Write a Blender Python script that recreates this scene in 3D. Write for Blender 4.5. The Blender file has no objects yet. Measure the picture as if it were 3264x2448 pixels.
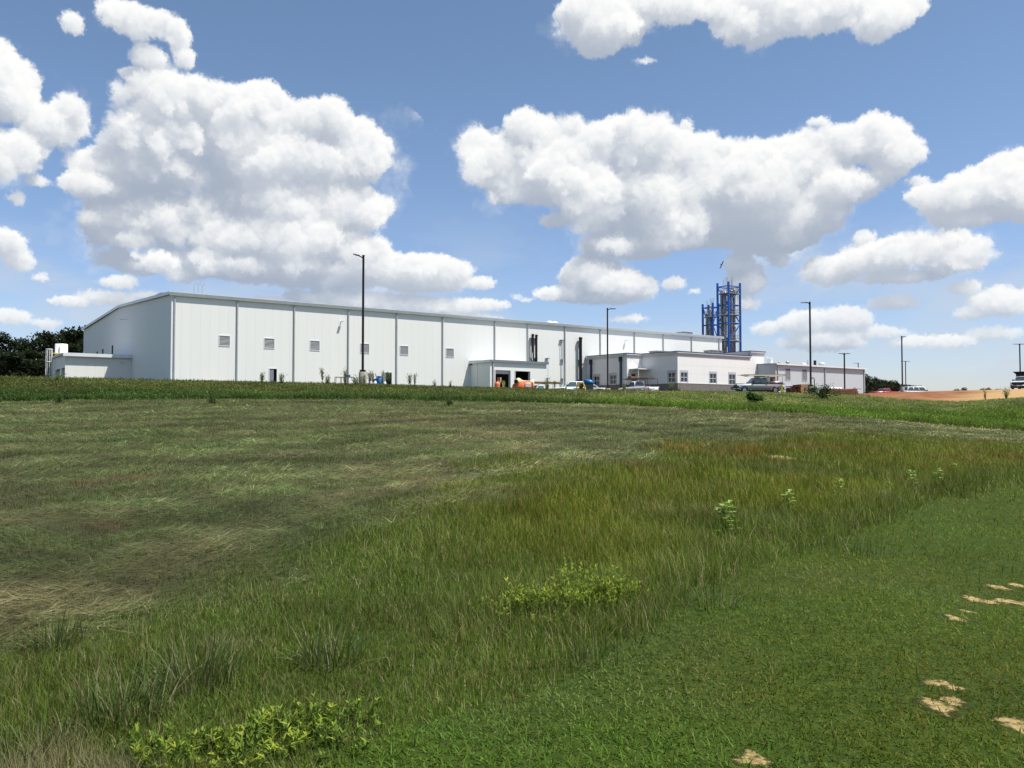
import bpy, math, random
import bmesh
import numpy as np
from mathutils import Vector, Matrix
R = math.radians
scene = bpy.context.scene
# ---------------------------------------------------------------- camera
EYE, PITCH, FPX = 1.6, 1.98, 2720.0
cam_data = bpy.data.cameras.new('camera')
cam_data.sensor_width = 36.0
cam_data.lens = 36.0 * FPX / 3264.0
cam_data.clip_start = 0.05
cam_data.clip_end = 6000.0
cam = bpy.data.objects.new('camera', cam_data)
cam.location = (0, 0, EYE)
cam.rotation_euler = (R(90 + PITCH), 0, 0)
scene.collection.objects.link(cam)
scene.camera = cam
# ---------------------------------------------------------------- view and light
scene.view_settings.view_transform = 'Standard'
scene.view_settings.look = 'None'
scene.view_settings.gamma = 1.0
scene.view_settings.exposure = 0.30
scene.cycles.max_bounces = 5
scene.cycles.diffuse_bounces = 2
scene.cycles.glossy_bounces = 2
scene.cycles.transmission_bounces = 3
scene.cycles.transparent_max_bounces = 6
scene.cycles.caustics_reflective = False
scene.cycles.caustics_refractive = False
scene.cycles.use_denoising = True
SUN = Vector((.479, -.142, 1.0)).normalized()
SUN_EL = math.asin(SUN.z)
SUN_AZ = math.atan2(SUN.x, SUN.y)
ld = bpy.data.lights.new('sun', 'SUN')
ld.energy = 5.0
ld.angle = R(0.53)
ld.color = (1.0, .955, .89)
sun = bpy.data.objects.new('sun', ld)
sun.rotation_euler = (-SUN).to_track_quat('-Z', 'Y').to_euler()
sun.location = SUN * 300
scene.collection.objects.link(sun)

class V:
    """a shader socket with arithmetic"""
    def __init__(s, t, o): s.t, s.o = t, o
    def m(s, op, *a, clamp=False):
        n = s.t.nodes.new('ShaderNodeMath'); n.operation = op; n.use_clamp = clamp
        for i, v in enumerate((s,) + a):
            if isinstance(v, V): s.t.links.new(v.o, n.inputs[i])
            else: n.inputs[i].default_value = v
        return V(s.t, n.outputs[0])
    def __add__(s, b): return s.m('ADD', b)
    def __sub__(s, b): return s.m('SUBTRACT', b)
    def __mul__(s, b): return s.m('MULTIPLY', b)
    def __truediv__(s, b): return s.m('DIVIDE', b)
    def madd(s, a, b): return s.m('MULTIPLY_ADD', a, b)
    def ss(s, a, b, lo=0., hi=1.):
        n = s.t.nodes.new('ShaderNodeMapRange'); n.interpolation_type = 'SMOOTHSTEP'
        s.t.links.new(s.o, n.inputs[0])
        for i, v in enumerate((a, b, lo, hi)): n.inputs[i+1].default_value = v
        return V(s.t, n.outputs[0])
def vmath(t, op, a, b=None, out=0, c=None):
    n = t.nodes.new('ShaderNodeVectorMath'); n.operation = op
    for i, v in enumerate((a, b, c)):
        if v is None: continue
        if isinstance(v, V): t.links.new(v.o, n.inputs[i])
        else: n.inputs[i].default_value = v
    return V(t, n.outputs[out])
def comb(t, x, y, z=0.):
    n = t.nodes.new('ShaderNodeCombineXYZ')
    for i, v in enumerate((x, y, z)):
        if isinstance(v, V): t.links.new(v.o, n.inputs[i])
        else: n.inputs[i].default_value = v
    return V(t, n.outputs[0])
def sep(t, v):
    n = t.nodes.new('ShaderNodeSeparateXYZ'); t.links.new(v.o, n.inputs[0])
    return [V(t, n.outputs[i]) for i in range(3)]
def noise(t, vec, scale, detail=4., rough=.5, dim='3D', dist=0., color=False, lac=2.):
    n = t.nodes.new('ShaderNodeTexNoise'); n.noise_dimensions = dim
    t.links.new(vec.o, n.inputs['Vector'])
    n.inputs['Scale'].default_value = scale; n.inputs['Detail'].default_value = detail
    n.inputs['Roughness'].default_value = rough; n.inputs['Distortion'].default_value = dist
    n.inputs['Lacunarity'].default_value = lac
    return V(t, n.outputs[1 if color else 0])
def voro(t, vec, scale, detail=3., rough=.5, dim='2D', rnd=1., feature='F1', smooth=.5, lac=2.):
    n = t.nodes.new('ShaderNodeTexVoronoi'); n.voronoi_dimensions = dim; n.feature = feature
    n.normalize = True
    t.links.new(vec.o, n.inputs['Vector'])
    n.inputs['Scale'].default_value = scale; n.inputs['Detail'].default_value = detail
    n.inputs['Roughness'].default_value = rough; n.inputs['Lacunarity'].default_value = lac
    if feature == 'SMOOTH_F1': n.inputs['Smoothness'].default_value = smooth
    n.inputs['Randomness'].default_value = rnd
    return V(t, n.outputs[0])
def mixc(t, f, a, b, mode='MIX'):
    n = t.nodes.new('ShaderNodeMix'); n.data_type = 'RGBA'; n.blend_type = mode
    for i, v in ((0, f), (6, a), (7, b)):
        if isinstance(v, V): t.links.new(v.o, n.inputs[i])
        elif i == 0: n.inputs[0].default_value = v
        else: n.inputs[i].default_value = (*v, 1.0)
    return V(t, n.outputs[2])
def ramp(t, f, stops, interp='LINEAR'):
    n = t.nodes.new('ShaderNodeValToRGB'); t.links.new(f.o, n.inputs[0])
    e = n.color_ramp.elements; n.color_ramp.interpolation = interp
    while len(e) < len(stops): e.new(0.5)
    for k, (p, c) in zip(e, stops): k.position = p; k.color = (*c, 1)
    return V(t, n.outputs[0])

CLOUDK = .80
# ---------------------------------------------------------------- sky with cumulus clouds, laid out by compass bearing and elevation (degrees)
def bearing(px, py):
    p = R(PITCH); a = (px - 1632) / FPX; v = -(py - 1224) / FPX
    y = math.cos(p) - math.sin(p) * v; z = math.sin(p) + math.cos(p) * v
    return math.degrees(math.atan2(a, y)), math.degrees(math.atan2(z, math.hypot(a, y)))
CLOUDS = [  # centre x, y, half width, half height, strength
 (10,195,105,90,1),(120,268,88,68,1),(10,330,110,60,.9),(80,392,50,26,.5),
 (290,45,100,50,.72),(385,72,42,52,.65),(152,52,36,34,.5),(318,122,48,34,.42),(285,160,42,22,.3),(400,128,32,34,.38),
 (410,232,135,68,1),(540,240,150,70,1),(690,262,72,62,1),(762,325,62,64,1),(320,300,115,80,1),(560,320,210,90,1),(340,370,200,55,1),(200,400,90,34,.8),(730,360,58,38,.8),
 (610,440,170,62,1),(730,462,92,62,1),(430,480,200,75,1),(250,470,70,45,.7),(600,520,230,60,1),(720,530,90,55,.9),(530,575,270,42,1),(280,520,80,35,.6),
 (310,578,70,28,.45),(400,592,60,34,.55),(680,600,110,30,.7),
 (880,585,88,38,.9),(970,580,62,34,.9),(930,610,90,24,.8),(1035,612,42,16,.5),
 (715,650,62,28,.7),(650,640,40,16,.4),(800,655,60,22,.6),(920,665,110,24,.65),(1120,642,30,12,.4),
 (150,652,70,14,.75),(235,646,70,18,.85),
 (10,520,75,38,.75),(40,560,50,40,.6),(38,430,38,26,.5),(20,685,70,24,.65),(100,700,45,18,.5),
 (1150,285,85,62,1),(1080,350,85,70,1),(1260,320,120,75,1),(1200,380,150,75,1),(1400,330,130,75,1),(1520,350,120,70,1),(1480,275,25,30,.45),(1350,420,190,85,1),(1600,400,150,80,1),(1500,480,230,68,1),(1700,465,125,55,.95),(1205,478,48,24,.85),(1440,525,200,30,.8),(1640,520,130,28,.7),
 (1650,345,70,40,.8),(1740,365,110,70,1),(1870,305,110,68,1),(1930,340,85,60,1),(1830,400,110,50,.9),(1770,262,28,12,.35),(1985,392,45,28,.5),
 (2165,385,92,48,1),(2090,412,92,46,.95),(2250,425,100,70,.95),(2150,462,90,26,.6),(1990,420,60,34,.55),(2030,445,60,30,.5),(2100,470,90,24,.45),
 (1915,555,115,46,.95),(2050,558,100,44,.95),(1800,585,62,34,.85),(1868,515,36,24,.7),(1960,600,130,20,.7),
 (1270,600,75,40,.95),(1350,618,90,34,.95),(1200,635,70,24,.8),(1455,612,42,26,.7),(1130,648,35,12,.55),(1290,645,130,18,.7),(1500,630,35,14,.4),
 (1400,548,70,20,.55),(1590,570,48,36,.42),(1610,610,60,40,.42),(1680,560,35,25,.32),
 (1725,697,62,28,.7),(1650,710,60,24,.55),(1940,655,75,28,.6),(2175,655,95,44,.85),(2100,680,60,20,.6),(2000,740,200,22,.3),(1760,740,140,24,.35),
 (250,610,60,22,.55),(330,640,70,18,.45),(560,655,60,18,.5),(1060,660,60,16,.45),(1600,660,60,26,.5),(1830,690,70,24,.5),(1900,720,90,22,.5),(2080,620,60,24,.5),(2150,720,90,26,.5),(1350,690,80,14,.35),(1040,690,60,12,.35),(90,600,40,18,.35),
 (1320,45,110,75,.95),(1440,10,120,55,.85),(1250,20,60,45,.7),(1640,30,120,75,.95),(1780,35,110,58,.9),(1900,50,80,50,.8),(1960,20,60,36,.7),(1560,10,100,40,.8),(1395,133,42,16,.42),(1300,105,60,28,.6),
]
world = bpy.data.worlds.new('World'); scene.world = world; world.use_nodes = True
wt = world.node_tree; wt.nodes.clear()
def cloud_map(CLOUDS, bearing, seed=5):
    """density of every cumulus on a grid of bearing x elevation x depth, lit by marching towards the sun"""
    rng = np.random.default_rng(seed)
    ST, ZS, A1, E0, E1, Z1 = .066, .16, 38., -1., 30., 3.6
    nx, ny, nz = int(2*A1/ST), int((E1-E0)/ST), int(2*Z1/ZS)
    ax = (-A1 + ST*(np.arange(nx)+.5)).astype(np.float32); ay = (E0 + ST*(np.arange(ny)+.5)).astype(np.float32)
    az = (-Z1 + ZS*(np.arange(nz)+.5)).astype(np.float32)
    def spl(f): return [(1-f)**3/6, (3*f**3-6*f*f+4)/6, (-3*f**3+3*f*f+3*f+1)/6, f**3/6]
    def W(c, wl):
        u = (c-c[0])/wl + rng.random(); i = np.floor(u).astype(int); f = u-i
        M = np.zeros((len(c), int(i.max())+4), np.float32)
        for q, w in enumerate(spl(f)): M[np.arange(len(c)), i+q] = w
        return M
    octs = []
    wl = 3.6; amp = 1.0
    for o in range(7):
        mx, mz = W(ax, wl), W(az, max(wl, .2)).T.copy()
        gy = int((E1-E0)/wl)+6
        octs.append((wl, amp, mx, mz, rng.standard_normal((gy, mx.shape[1], mz.shape[0])).astype(np.float32)))
        wl *= .53; amp *= .62
    F = np.full((ny, nx, nz), -1.6, np.float32)
    B = np.zeros((ny, nx), np.float32)
    for cx, cy, rx, ry, s in CLOUDS:
        a, e = bearing(cx*1.4756, cy*1.4756)
        ra = max(bearing((cx+rx)*1.4756, cy*1.4756)[0]-a, .3)*1.0; re = max(bearing(cx*1.4756, (cy-ry)*1.4756)[1]-e, .2)*1.05
        rz = min((ra*re)**.5, 2.6)*(.9 if s > .6 else .7); z0 = (rng.random()-.5)*1.2
        m = 1.7
        i0, i1 = np.searchsorted(ax, [a-ra*m, a+ra*m]); j0, j1 = np.searchsorted(ay, [e-re*m, e+re*m]); k0, k1 = np.searchsorted(az, [z0-rz*m, z0+rz*m])
        dy = (ay[j0:j1]-e)/re; dy = np.where(dy < 0, dy*1.12, dy)
        d = np.sqrt(dy[:, None, None]**2 + ((ax[i0:i1]-a)/ra)[None, :, None]**2 + ((az[k0:k1]-z0)/rz)[None, None, :]**2)
        size = min(1., (ra*re)**.5*.45+.48)
        v = (1-d)*size - (1-s)*.24
        S = F[j0:j1, i0:i1, k0:k1]; k = .2
        h = np.clip(k-np.abs(S-v), 0, None)/k
        F[j0:j1, i0:i1, k0:k1] = np.maximum(S, v) + h*h*k*.25
    sx, sy_, sz = .36, .90, -.20
    ext, vt, soft = 5.6, 5.5, .32
    px, pz = sx/sy_, sz/sy_*ST/ZS
    def sh(a, s, axis):
        i = int(math.floor(s)); f = s-i
        def r(n):
            if n == 0: return a
            b = np.zeros_like(a)
            if axis == 0:
                if n > 0: b[:-n] = a[n:]
                else: b[-n:] = a[:n]
            else:
                if n > 0: b[:, :-n] = a[:, n:]
                else: b[:, -n:] = a[:, :n]
            return b
        return r(i)*(1-f) + r(i+1)*f
    tau = np.zeros((nx, nz), np.float32)
    rad = np.zeros((ny, nx), np.float32); al = np.zeros((ny, nx), np.float32)
    for j in range(ny-1, -1, -1):
        Fj = F[j]
        act = np.nonzero(Fj.max(1) > -.95)[0]
        tau = sh(sh(tau, px, 0), pz, 1)
        if not len(act): tau *= .90
        if len(act):
            Fj = Fj[act]; N = np.zeros((len(act), nz), np.float32)
            for o, (wl, amp, mx, mz, g) in enumerate(octs):
                u = (ay[j]-E0)/wl + .37*o; i = int(u)
                w = spl(u-i); p = g[i]*w[0]+g[i+1]*w[1]+g[i+2]*w[2]+g[i+3]*w[3]
                n = mx[act] @ (p @ mz)
                N += (np.abs(n)*1.35-.42)*amp if o < 5 else n*amp*.8
            D = np.clip((Fj + N*.50 + .09)/soft, 0, 1)
            D = D*D*(3-2*D); ta = tau[act]
            L = .40*np.exp(-ta*.8) + .34*np.exp(-ta*.22) + .26*np.exp(-ta*.055)
            A = 1-np.exp(-D*vt*ZS*min(1., .35+ay[j]/12))
            Tr = np.cumprod(1-A, axis=1); Tb = np.concatenate([np.ones((len(act), 1), np.float32), Tr[:, :-1]], 1)
            L = L * .97; rad[j, act] = (Tb*A*L).sum(1); al[j, act] = 1-Tr[:, -1]
            hz_ = np.clip((Fj + N*.95).max(1)*1.35 + .22, 0, 1)**2 * .50; keep = 1 - al[j, act]
            rad[j, act] += keep*hz_*.80; al[j, act] += keep*hz_
            tau *= .90; tau[act] = ta*np.where(D > 0, 1, .90) + D*(ext*ST/sy_)
    return rad/np.maximum(al, 1e-4), al, (A1, E0, E1)

_L, _A, (_a1, _e0, _e1) = cloud_map(CLOUDS, bearing)
_h, _w = _L.shape
cimg = bpy.data.images.new('cumulus_field', _w, _h, float_buffer=True, is_data=True)
_px = np.ones((_h, _w, 4), np.float32); _px[..., 0] = _L * _A; _px[..., 1] = _A; _px[..., 2] = 0
cimg.pixels.foreach_set(_px.ravel()); cimg.update()
gen = V(wt, wt.nodes.new('ShaderNodeTexCoord').outputs['Generated'])
dx, dy, dz = sep(wt, gen)
az = dx.m('ARCTAN2', dy) * 57.2958
el = dz.m('ARCSINE') * 57.2958
P = comb(wt, az, el)
wob = vmath(wt, 'MULTIPLY_ADD', vmath(wt, 'SUBTRACT', noise(wt, P, 2.4, 6., .68, '2D', color=True), (.5, .5, .5)), (.75, .60, 0), c=P)
uv = vmath(wt, 'MULTIPLY_ADD', wob, (.5/_a1, 1/(_e1-_e0), 0), c=(.5, -_e0/(_e1-_e0), 0))
it = wt.nodes.new('ShaderNodeTexImage'); it.image = cimg; it.interpolation = 'Cubic'; it.extension = 'CLIP'
wt.links.new(uv.o, it.inputs[0])
r, g, _b = sep(wt, V(wt, it.outputs[0]))
lit = (r / g.m('MAXIMUM', .002)).m('MINIMUM', 1.)
ccol = ramp(wt, lit, [(.05, (.40, .46, .56)), (.20, (.53, .58, .66)), (.38, (.71, .745, .79)), (.60, (.88, .90, .915)), (.84, (1.03, 1.03, 1.01))])
sky = wt.nodes.new('ShaderNodeTexSky'); sky.sky_type = 'NISHITA'; sky.sun_disc = False
sky.sun_elevation = SUN_EL; sky.sun_rotation = SUN_AZ
sky.air_density = 1.0; sky.dust_density = .6; sky.ozone_density = 2.6; sky.altitude = 200
SKYS = .105
air = mixc(wt, el.ss(-2., 26.), (1.0, .985, 1.16), (1.0, 1.03, 1.03))
skyc = mixc(wt, 1., V(wt, sky.outputs[0]), air, 'MULTIPLY')
cl = vmath(wt, 'SCALE', ccol); cl.o.node.inputs['Scale'].default_value = CLOUDK / SKYS
# thin veil and far cloud banks low over the horizon
veil = noise(wt, vmath(wt, 'MULTIPLY', P, (.07, .20, 0)), 1., 6., .6, '2D').ss(.42, .66) * el.ss(15., 2., 0., .75)
base = mixc(wt, veil, skyc, tuple(v * CLOUDK / SKYS for v in (.62, .69, .77)))
# other skies to the sides and behind
alpha = g.m('MINIMUM', 1.) * el.ss(-1., 12., .72, 1.)
col = mixc(wt, alpha, base, cl)
bg = wt.nodes.new('ShaderNodeBackground'); wt.links.new(col.o, bg.inputs[0]); bg.inputs[1].default_value = SKYS
wo = wt.nodes.new('ShaderNodeOutputWorld'); wt.links.new(bg.outputs[0], wo.inputs[0])
# ---------------------------------------------------------------- terrain: height of the ground, camera foot at z = 0
US = np.array([-.6, -.4, -.17, .1, .33, .42, .46, .52, .6])
DS = np.array([42, 42, 43, 46, 50, 51, 52, 53, 54.])
YS = np.array([1278, 1272, 1272, 1285, 1314, 1332, 1342, 1358, 1374.])
HS = (1316 - YS) * DS / FPX
DC = np.array([50, 55, 60, 76, 88, 91, 92, 93, 94.])
YC = np.array([1203, 1214, 1226, 1246, 1252, 1263, 1272, 1280, 1266.])
HC = (1316 - YC) * DC / FPX
AX = Vector((.8032, .5957, 0)); NX = Vector((-.5957, .8032, 0))      # along the long wall, and into the building
ROT = math.atan2(AX.y, AX.x)
C0 = Vector((-.4004 * 96, 96, 0))
def sstep(a, b, x):
    t = np.clip((x - a) / (b - a), 0, 1); return t * t * (3 - 2 * t)
def vnoise(x, y, wl, seed):
    """smooth value noise, -1..1"""
    def h(i, j):
        n = (i * 374761393 + j * 668265263 + seed * 974634777) & 0xffffffff
        n = ((n ^ (n >> 13)) * 1274126177) & 0xffffffff
        return ((n ^ (n >> 16)) & 0xffff) / 32767.5 - 1
    x = np.asarray(x, float) / wl; y = np.asarray(y, float) / wl
    i = np.floor(x).astype(np.int64); j = np.floor(y).astype(np.int64); fx = x - i; fy = y - j
    fx = fx * fx * (3 - 2 * fx); fy = fy * fy * (3 - 2 * fy)
    return (h(i, j) * (1 - fx) + h(i + 1, j) * fx) * (1 - fy) + (h(i, j + 1) * (1 - fx) + h(i + 1, j + 1) * fx) * fy
def fbm(x, y, wl, seed, o=3):
    s = 0; a = .6
    for k in range(o): s = s + a * vnoise(x, y, wl, seed + k); wl *= .47; a *= .55
    return s
def height(X, Y):
    X = np.asarray(X, float); Y = np.asarray(Y, float)
    D = np.maximum(Y, .01); u = np.clip(X / np.maximum(Y, 8.), -.75, .75)
    ds, hs, dc, hc = (np.interp(u, US, a) for a in (DS, HS, DC, HC))
    t = np.clip(D / ds, 0, 1)
    h = -1.6 + (hs + 1.6) * t ** 1.15
    e = np.clip((D - ds) / (dc - ds), 0, 1)
    h = h + (hc - hs) * (.35 * e + .65 * sstep(0, 1, e))
    dx, dy = X - C0.x, Y - C0.y
    s = AX.x * dx + AX.y * dy; w = -(NX.x * dx + NX.y * dy) - 15 * sstep(72, 82, s)
    pad = 2.3 + .8 * sstep(13, 5, w)
    pad = pad + (hc - 2.3) * sstep(12, 0, D - dc)
    far = np.clip((D - 190) / 500, 0, 1) * -6
    rise = np.interp(u, [.36, .42, .46, .6], [2.6, 2.75, 2.95, 3.45])
    right = hc + (rise - hc) * sstep(0, 26, D - dc) - .55 * sstep(32, 48, D - dc)
    k = sstep(.36, .42, u)
    pad = pad * (1 - k) + right * k
    past = sstep(-1.5, 1.5, D - dc)
    h = h * (1 - past) + pad * past + far
    near = sstep(60, 20, D)
    h = h + near * (.035 * fbm(X, Y, 1.4, 11) + .10 * fbm(X, Y, 6., 17)) * sstep(0, 6, D + .5)
    return h + EYE
def hz(x, y): return float(height(np.array([x]), np.array([y]))[0])
def ray(px, py):
    p = R(PITCH); a = (px - 1632) / FPX; v = -(py - 1224) / FPX
    y = math.cos(p) - math.sin(p) * v; z = math.sin(p) + math.cos(p) * v
    return a / y, z / y                                              # slope of x and of z against distance
def at(px, py, Y):
    a, z = ray(px, py); return Vector((a * Y, Y, EYE + z * Y))
def on_ground(px, py, dmax=60.):
    a, z = ray(px, py); D = np.geomspace(2., dmax, 3000); g = height(a * D, D); k = np.nonzero(g >= EYE + z * D)[0]
    d = D[k[0]] if len(k) else dmax
    return Vector((a * d, d, hz(a * d, d)))
def on_wall(px, py, w, O=None):
    """a point of the picture on the vertical plane that runs along AX, w metres behind the long wall -> (s, z)"""
    O = O or C0; a, z = ray(px, py)
    ox, oy = O.x + NX.x * w, O.y + NX.y * w
    s = (a * oy - ox) / (AX.x - a * AX.y); Y = oy + AX.y * s
    return s, EYE + z * Y
def on_end(px, py, s, O=None):
    """same for the vertical plane that runs along NX at s -> (w, z)"""
    O = O or C0; a, z = ray(px, py)
    ox, oy = O.x + AX.x * s, O.y + AX.y * s
    w = (a * oy - ox) / (NX.x - a * NX.y); Y = oy + NX.y * w
    return w, EYE + z * Y

# ---------------------------------------------------------------- mesh and object helpers
def link(o, parent=None):
    scene.collection.objects.link(o)
    if parent: o.parent = parent
    return o
def thing(name, label, cat, loc=(0, 0, 0), rz=0., group=None):
    o = bpy.data.objects.new(name, None); o.empty_display_size = .3
    o.location = loc; o.rotation_euler = (0, 0, rz); link(o)
    o['label'] = label; o['category'] = cat
    if group: o['group'] = group
    return o
def tag(o, label=None, cat=None, group=None, kind=None):
    for k, v in (('label', label), ('category', cat), ('group', group), ('kind', kind)):
        if v: o[k] = v
    return o
def dup(root, loc, rz=0., label=None, sc=None):
    r = root.copy(); link(r); r.location = loc; r.rotation_euler = (0, 0, rz)
    if sc: r.scale = (sc, sc, sc)
    if label: r['label'] = label
    for ch in list(root.children):
        c = ch.copy(); link(c, r)
        for g in list(ch.children):
            d = g.copy(); link(d, c)
    return r
class MB:
    def __init__(s): s.v, s.f, s.sm = [], [], []
    def add(s, vs, fs, smooth=False):
        b = len(s.v); s.v += [tuple(v) for v in vs]
        s.f += [tuple(b + i for i in f) for f in fs]; s.sm += [smooth] * len(fs); return s
    def box(s, x0, x1, y0, y1, z0, z1):
        x0, x1 = sorted((x0, x1)); y0, y1 = sorted((y0, y1)); z0, z1 = sorted((z0, z1))
        return s.add([(x0,y0,z0),(x1,y0,z0),(x1,y1,z0),(x0,y1,z0),(x0,y0,z1),(x1,y0,z1),(x1,y1,z1),(x0,y1,z1)],
                     [(0,3,2,1),(4,5,6,7),(0,1,5,4),(1,2,6,5),(2,3,7,6),(3,0,4,7)])
    def hexa(s, b, t): return s.add(list(b) + list(t), [(0,3,2,1),(4,5,6,7),(0,1,5,4),(1,2,6,5),(2,3,7,6),(3,0,4,7)])
    def quad(s, a, b, c, d): return s.add([a, b, c, d], [(0,1,2,3)])
    def prism(s, poly, y0, y1):
        """polygon in x, z pushed along y"""
        n = len(poly)
        return s.add([(x, y0, z) for x, z in poly] + [(x, y1, z) for x, z in poly],
                     [tuple(range(n)), tuple(range(2*n-1, n-1, -1))] + [(i, i+n, (i+1) % n + n, (i+1) % n) for i in range(n)])
    def tube(s, pts, r, n=8, r2=None, cap=True):
        pts = [Vector(p) for p in pts]; rings = []
        for i, p in enumerate(pts):
            d = (pts[min(i+1, len(pts)-1)] - pts[max(i-1, 0)]).normalized()
            a = d.cross(Vector((0, 0, 1)) if abs(d.z) < .9 else Vector((1, 0, 0))).normalized(); b = d.cross(a)
            rr = r if r2 is None else r + (r2 - r) * i / (len(pts) - 1)
            rings.append([p + (a * math.cos(6.28318*k/n) + b * math.sin(6.28318*k/n)) * rr for k in range(n)])
        vs = [v for q in rings for v in q]; fs = []
        for i in range(len(pts)-1):
            for k in range(n): fs.append((i*n+k, i*n+(k+1) % n, (i+1)*n+(k+1) % n, (i+1)*n+k))
        s.add(vs, fs, True)
        if cap: s.add(rings[0], [tuple(range(n))]); s.add(rings[-1], [tuple(range(n-1, -1, -1))])
        return s
    def lathe(s, prof, n=16, c=(0, 0, 0)):
        vs, fs = [], []
        for r, z in prof: vs += [(c[0]+r*math.cos(6.28318*k/n), c[1]+r*math.sin(6.28318*k/n), c[2]+z) for k in range(n)]
        for i in range(len(prof)-1):
            for k in range(n): fs.append((i*n+k, i*n+(k+1) % n, (i+1)*n+(k+1) % n, (i+1)*n+k))
        return s.add(vs, fs, True)
    def build(s, name, m, parent=None, bevel=0., label=None):
        me = bpy.data.meshes.new(name); me.from_pydata(s.v, [], s.f)
        me.polygons.foreach_set('use_smooth', s.sm)
        bm = bmesh.new(); bm.from_mesh(me); bmesh.ops.recalc_face_normals(bm, faces=bm.faces)
        if bevel: 
            bmesh.ops.remove_doubles(bm, verts=bm.verts, dist=1e-4)
            bmesh.ops.bevel(bm, geom=[e for e in bm.edges if len(e.link_faces) == 2 and e.calc_face_angle(0) > .5], offset=bevel, segments=2, affect='EDGES', clamp_overlap=True)
            for f in bm.faces: f.smooth = True
        bm.to_mesh(me); bm.free()
        me.materials.append(m)
        o = bpy.data.objects.new(name, me)
        if label: o['label'] = label
        return link(o, parent)
def holed(mb, x0, x1, z0, z1, holes, y, depth=0.):
    """upright wall in the plane y with real openings, and reveals going depth inwards"""
    xs = sorted({x0, x1, *[h[0] for h in holes], *[h[1] for h in holes]}); zs = sorted({z0, z1, *[h[2] for h in holes], *[h[3] for h in holes]})
    for a, b in zip(xs, xs[1:]):
        for c, d in zip(zs, zs[1:]):
            mx, mz = (a+b)/2, (c+d)/2
            if not any(h[0] < mx < h[1] and h[2] < mz < h[3] for h in holes): mb.quad((a,y,c),(b,y,c),(b,y,d),(a,y,d))
    if depth:
        for a, b, c, d in holes:
            for p, q in (((a,c),(a,d)),((a,d),(b,d)),((b,d),(b,c)),((b,c),(a,c))):
                mb.quad((p[0],y,p[1]),(q[0],y,q[1]),(q[0],y+depth,q[1]),(p[0],y+depth,p[1]))
    return mb
# ---------------------------------------------------------------- materials
def mat(name, col, rough=.6, metal=0., spec=.5, var=.0, vscale=2., bump=0., bscale=20., coat=0.):
    m = bpy.data.materials.new(name); m.use_nodes = True; t = m.node_tree; b = t.nodes['Principled BSDF']
    b.inputs['Roughness'].default_value = rough; b.inputs['Metallic'].default_value = metal
    b.inputs['Specular IOR Level'].default_value = spec; b.inputs['Coat Weight'].default_value = coat
    b.inputs['Base Color'].default_value = (*col, 1)
    if var or bump: co = V(t, t.nodes.new('ShaderNodeTexCoord').outputs['Object'])
    if var:
        n = noise(t, co, vscale, 4., .6)
        c = mixc(t, n.ss(.3, .7), tuple(x*(1-var) for x in col), tuple(min(1, x*(1+var*.6)) for x in col))
        t.links.new(c.o, b.inputs['Base Color'])
    if bump:
        n = noise(t, co, bscale, 3., .6); bp = t.nodes.new('ShaderNodeBump'); bp.inputs['Strength'].default_value = bump; bp.inputs['Distance'].default_value = .02
        t.links.new(n.o, bp.inputs['Height']); t.links.new(bp.outputs[0], b.inputs['Normal'])
    return m
def panel_mat(name, col, pitch, axis=0, dark=.82, ribs=0., grid=0., rough=.6):
    """coated steel sheet or render with joints every pitch metres; faint weathering"""
    m = bpy.data.materials.new(name); m.use_nodes = True; t = m.node_tree; b = t.nodes['Principled BSDF']
    b.inputs['Roughness'].default_value = rough; b.inputs['Specular IOR Level'].default_value = .2
    co = V(t, t.nodes.new('ShaderNodeTexCoord').outputs['Object']); xyz = sep(t, co); x = xyz[axis]
    f = (x * (1/pitch)).m('FRACT'); line = (f - .5).m('ABSOLUTE').ss(.5 - .022/pitch, .5 - .008/pitch)
    if grid:
        g = (xyz[2] * (1/grid)).m('FRACT'); line = line.m('MAXIMUM', (g - .5).m('ABSOLUTE').ss(.5 - .022/grid, .5 - .008/grid))
    w = noise(t, vmath(t, 'MULTIPLY', co, (.35, .35, .08)), 1., 5., .6)
    cell = (x * (1/pitch)).m('FLOOR')
    wn = t.nodes.new('ShaderNodeTexWhiteNoise'); wn.noise_dimensions = '1D'; t.links.new(cell.o, wn.inputs['W'])
    k = (V(t, wn.outputs[0]) * .035) + (w * .10) 
    c = mixc(t, k, tuple(min(1, v*1.03) for v in col), tuple(v*.7 for v in col))
    c = mixc(t, line * (1-dark) * 2.0, c, tuple(v*.35 for v in col))
    t.links.new(c.o, b.inputs['Base Color'])
    hgt = line * -1.0
    if ribs: hgt = hgt + ((x * (1/ribs)).m('FRACT') - .5).m('ABSOLUTE').ss(.30, .42) * 1.0
    bp = t.nodes.new('ShaderNodeBump'); bp.inputs['Strength'].default_value = .6; bp.inputs['Distance'].default_value = .015
    t.links.new(hgt.o, bp.inputs['Height']); t.links.new(bp.outputs[0], b.inputs['Normal'])
    return m
WHITE = (.80, .80, .745)
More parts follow.
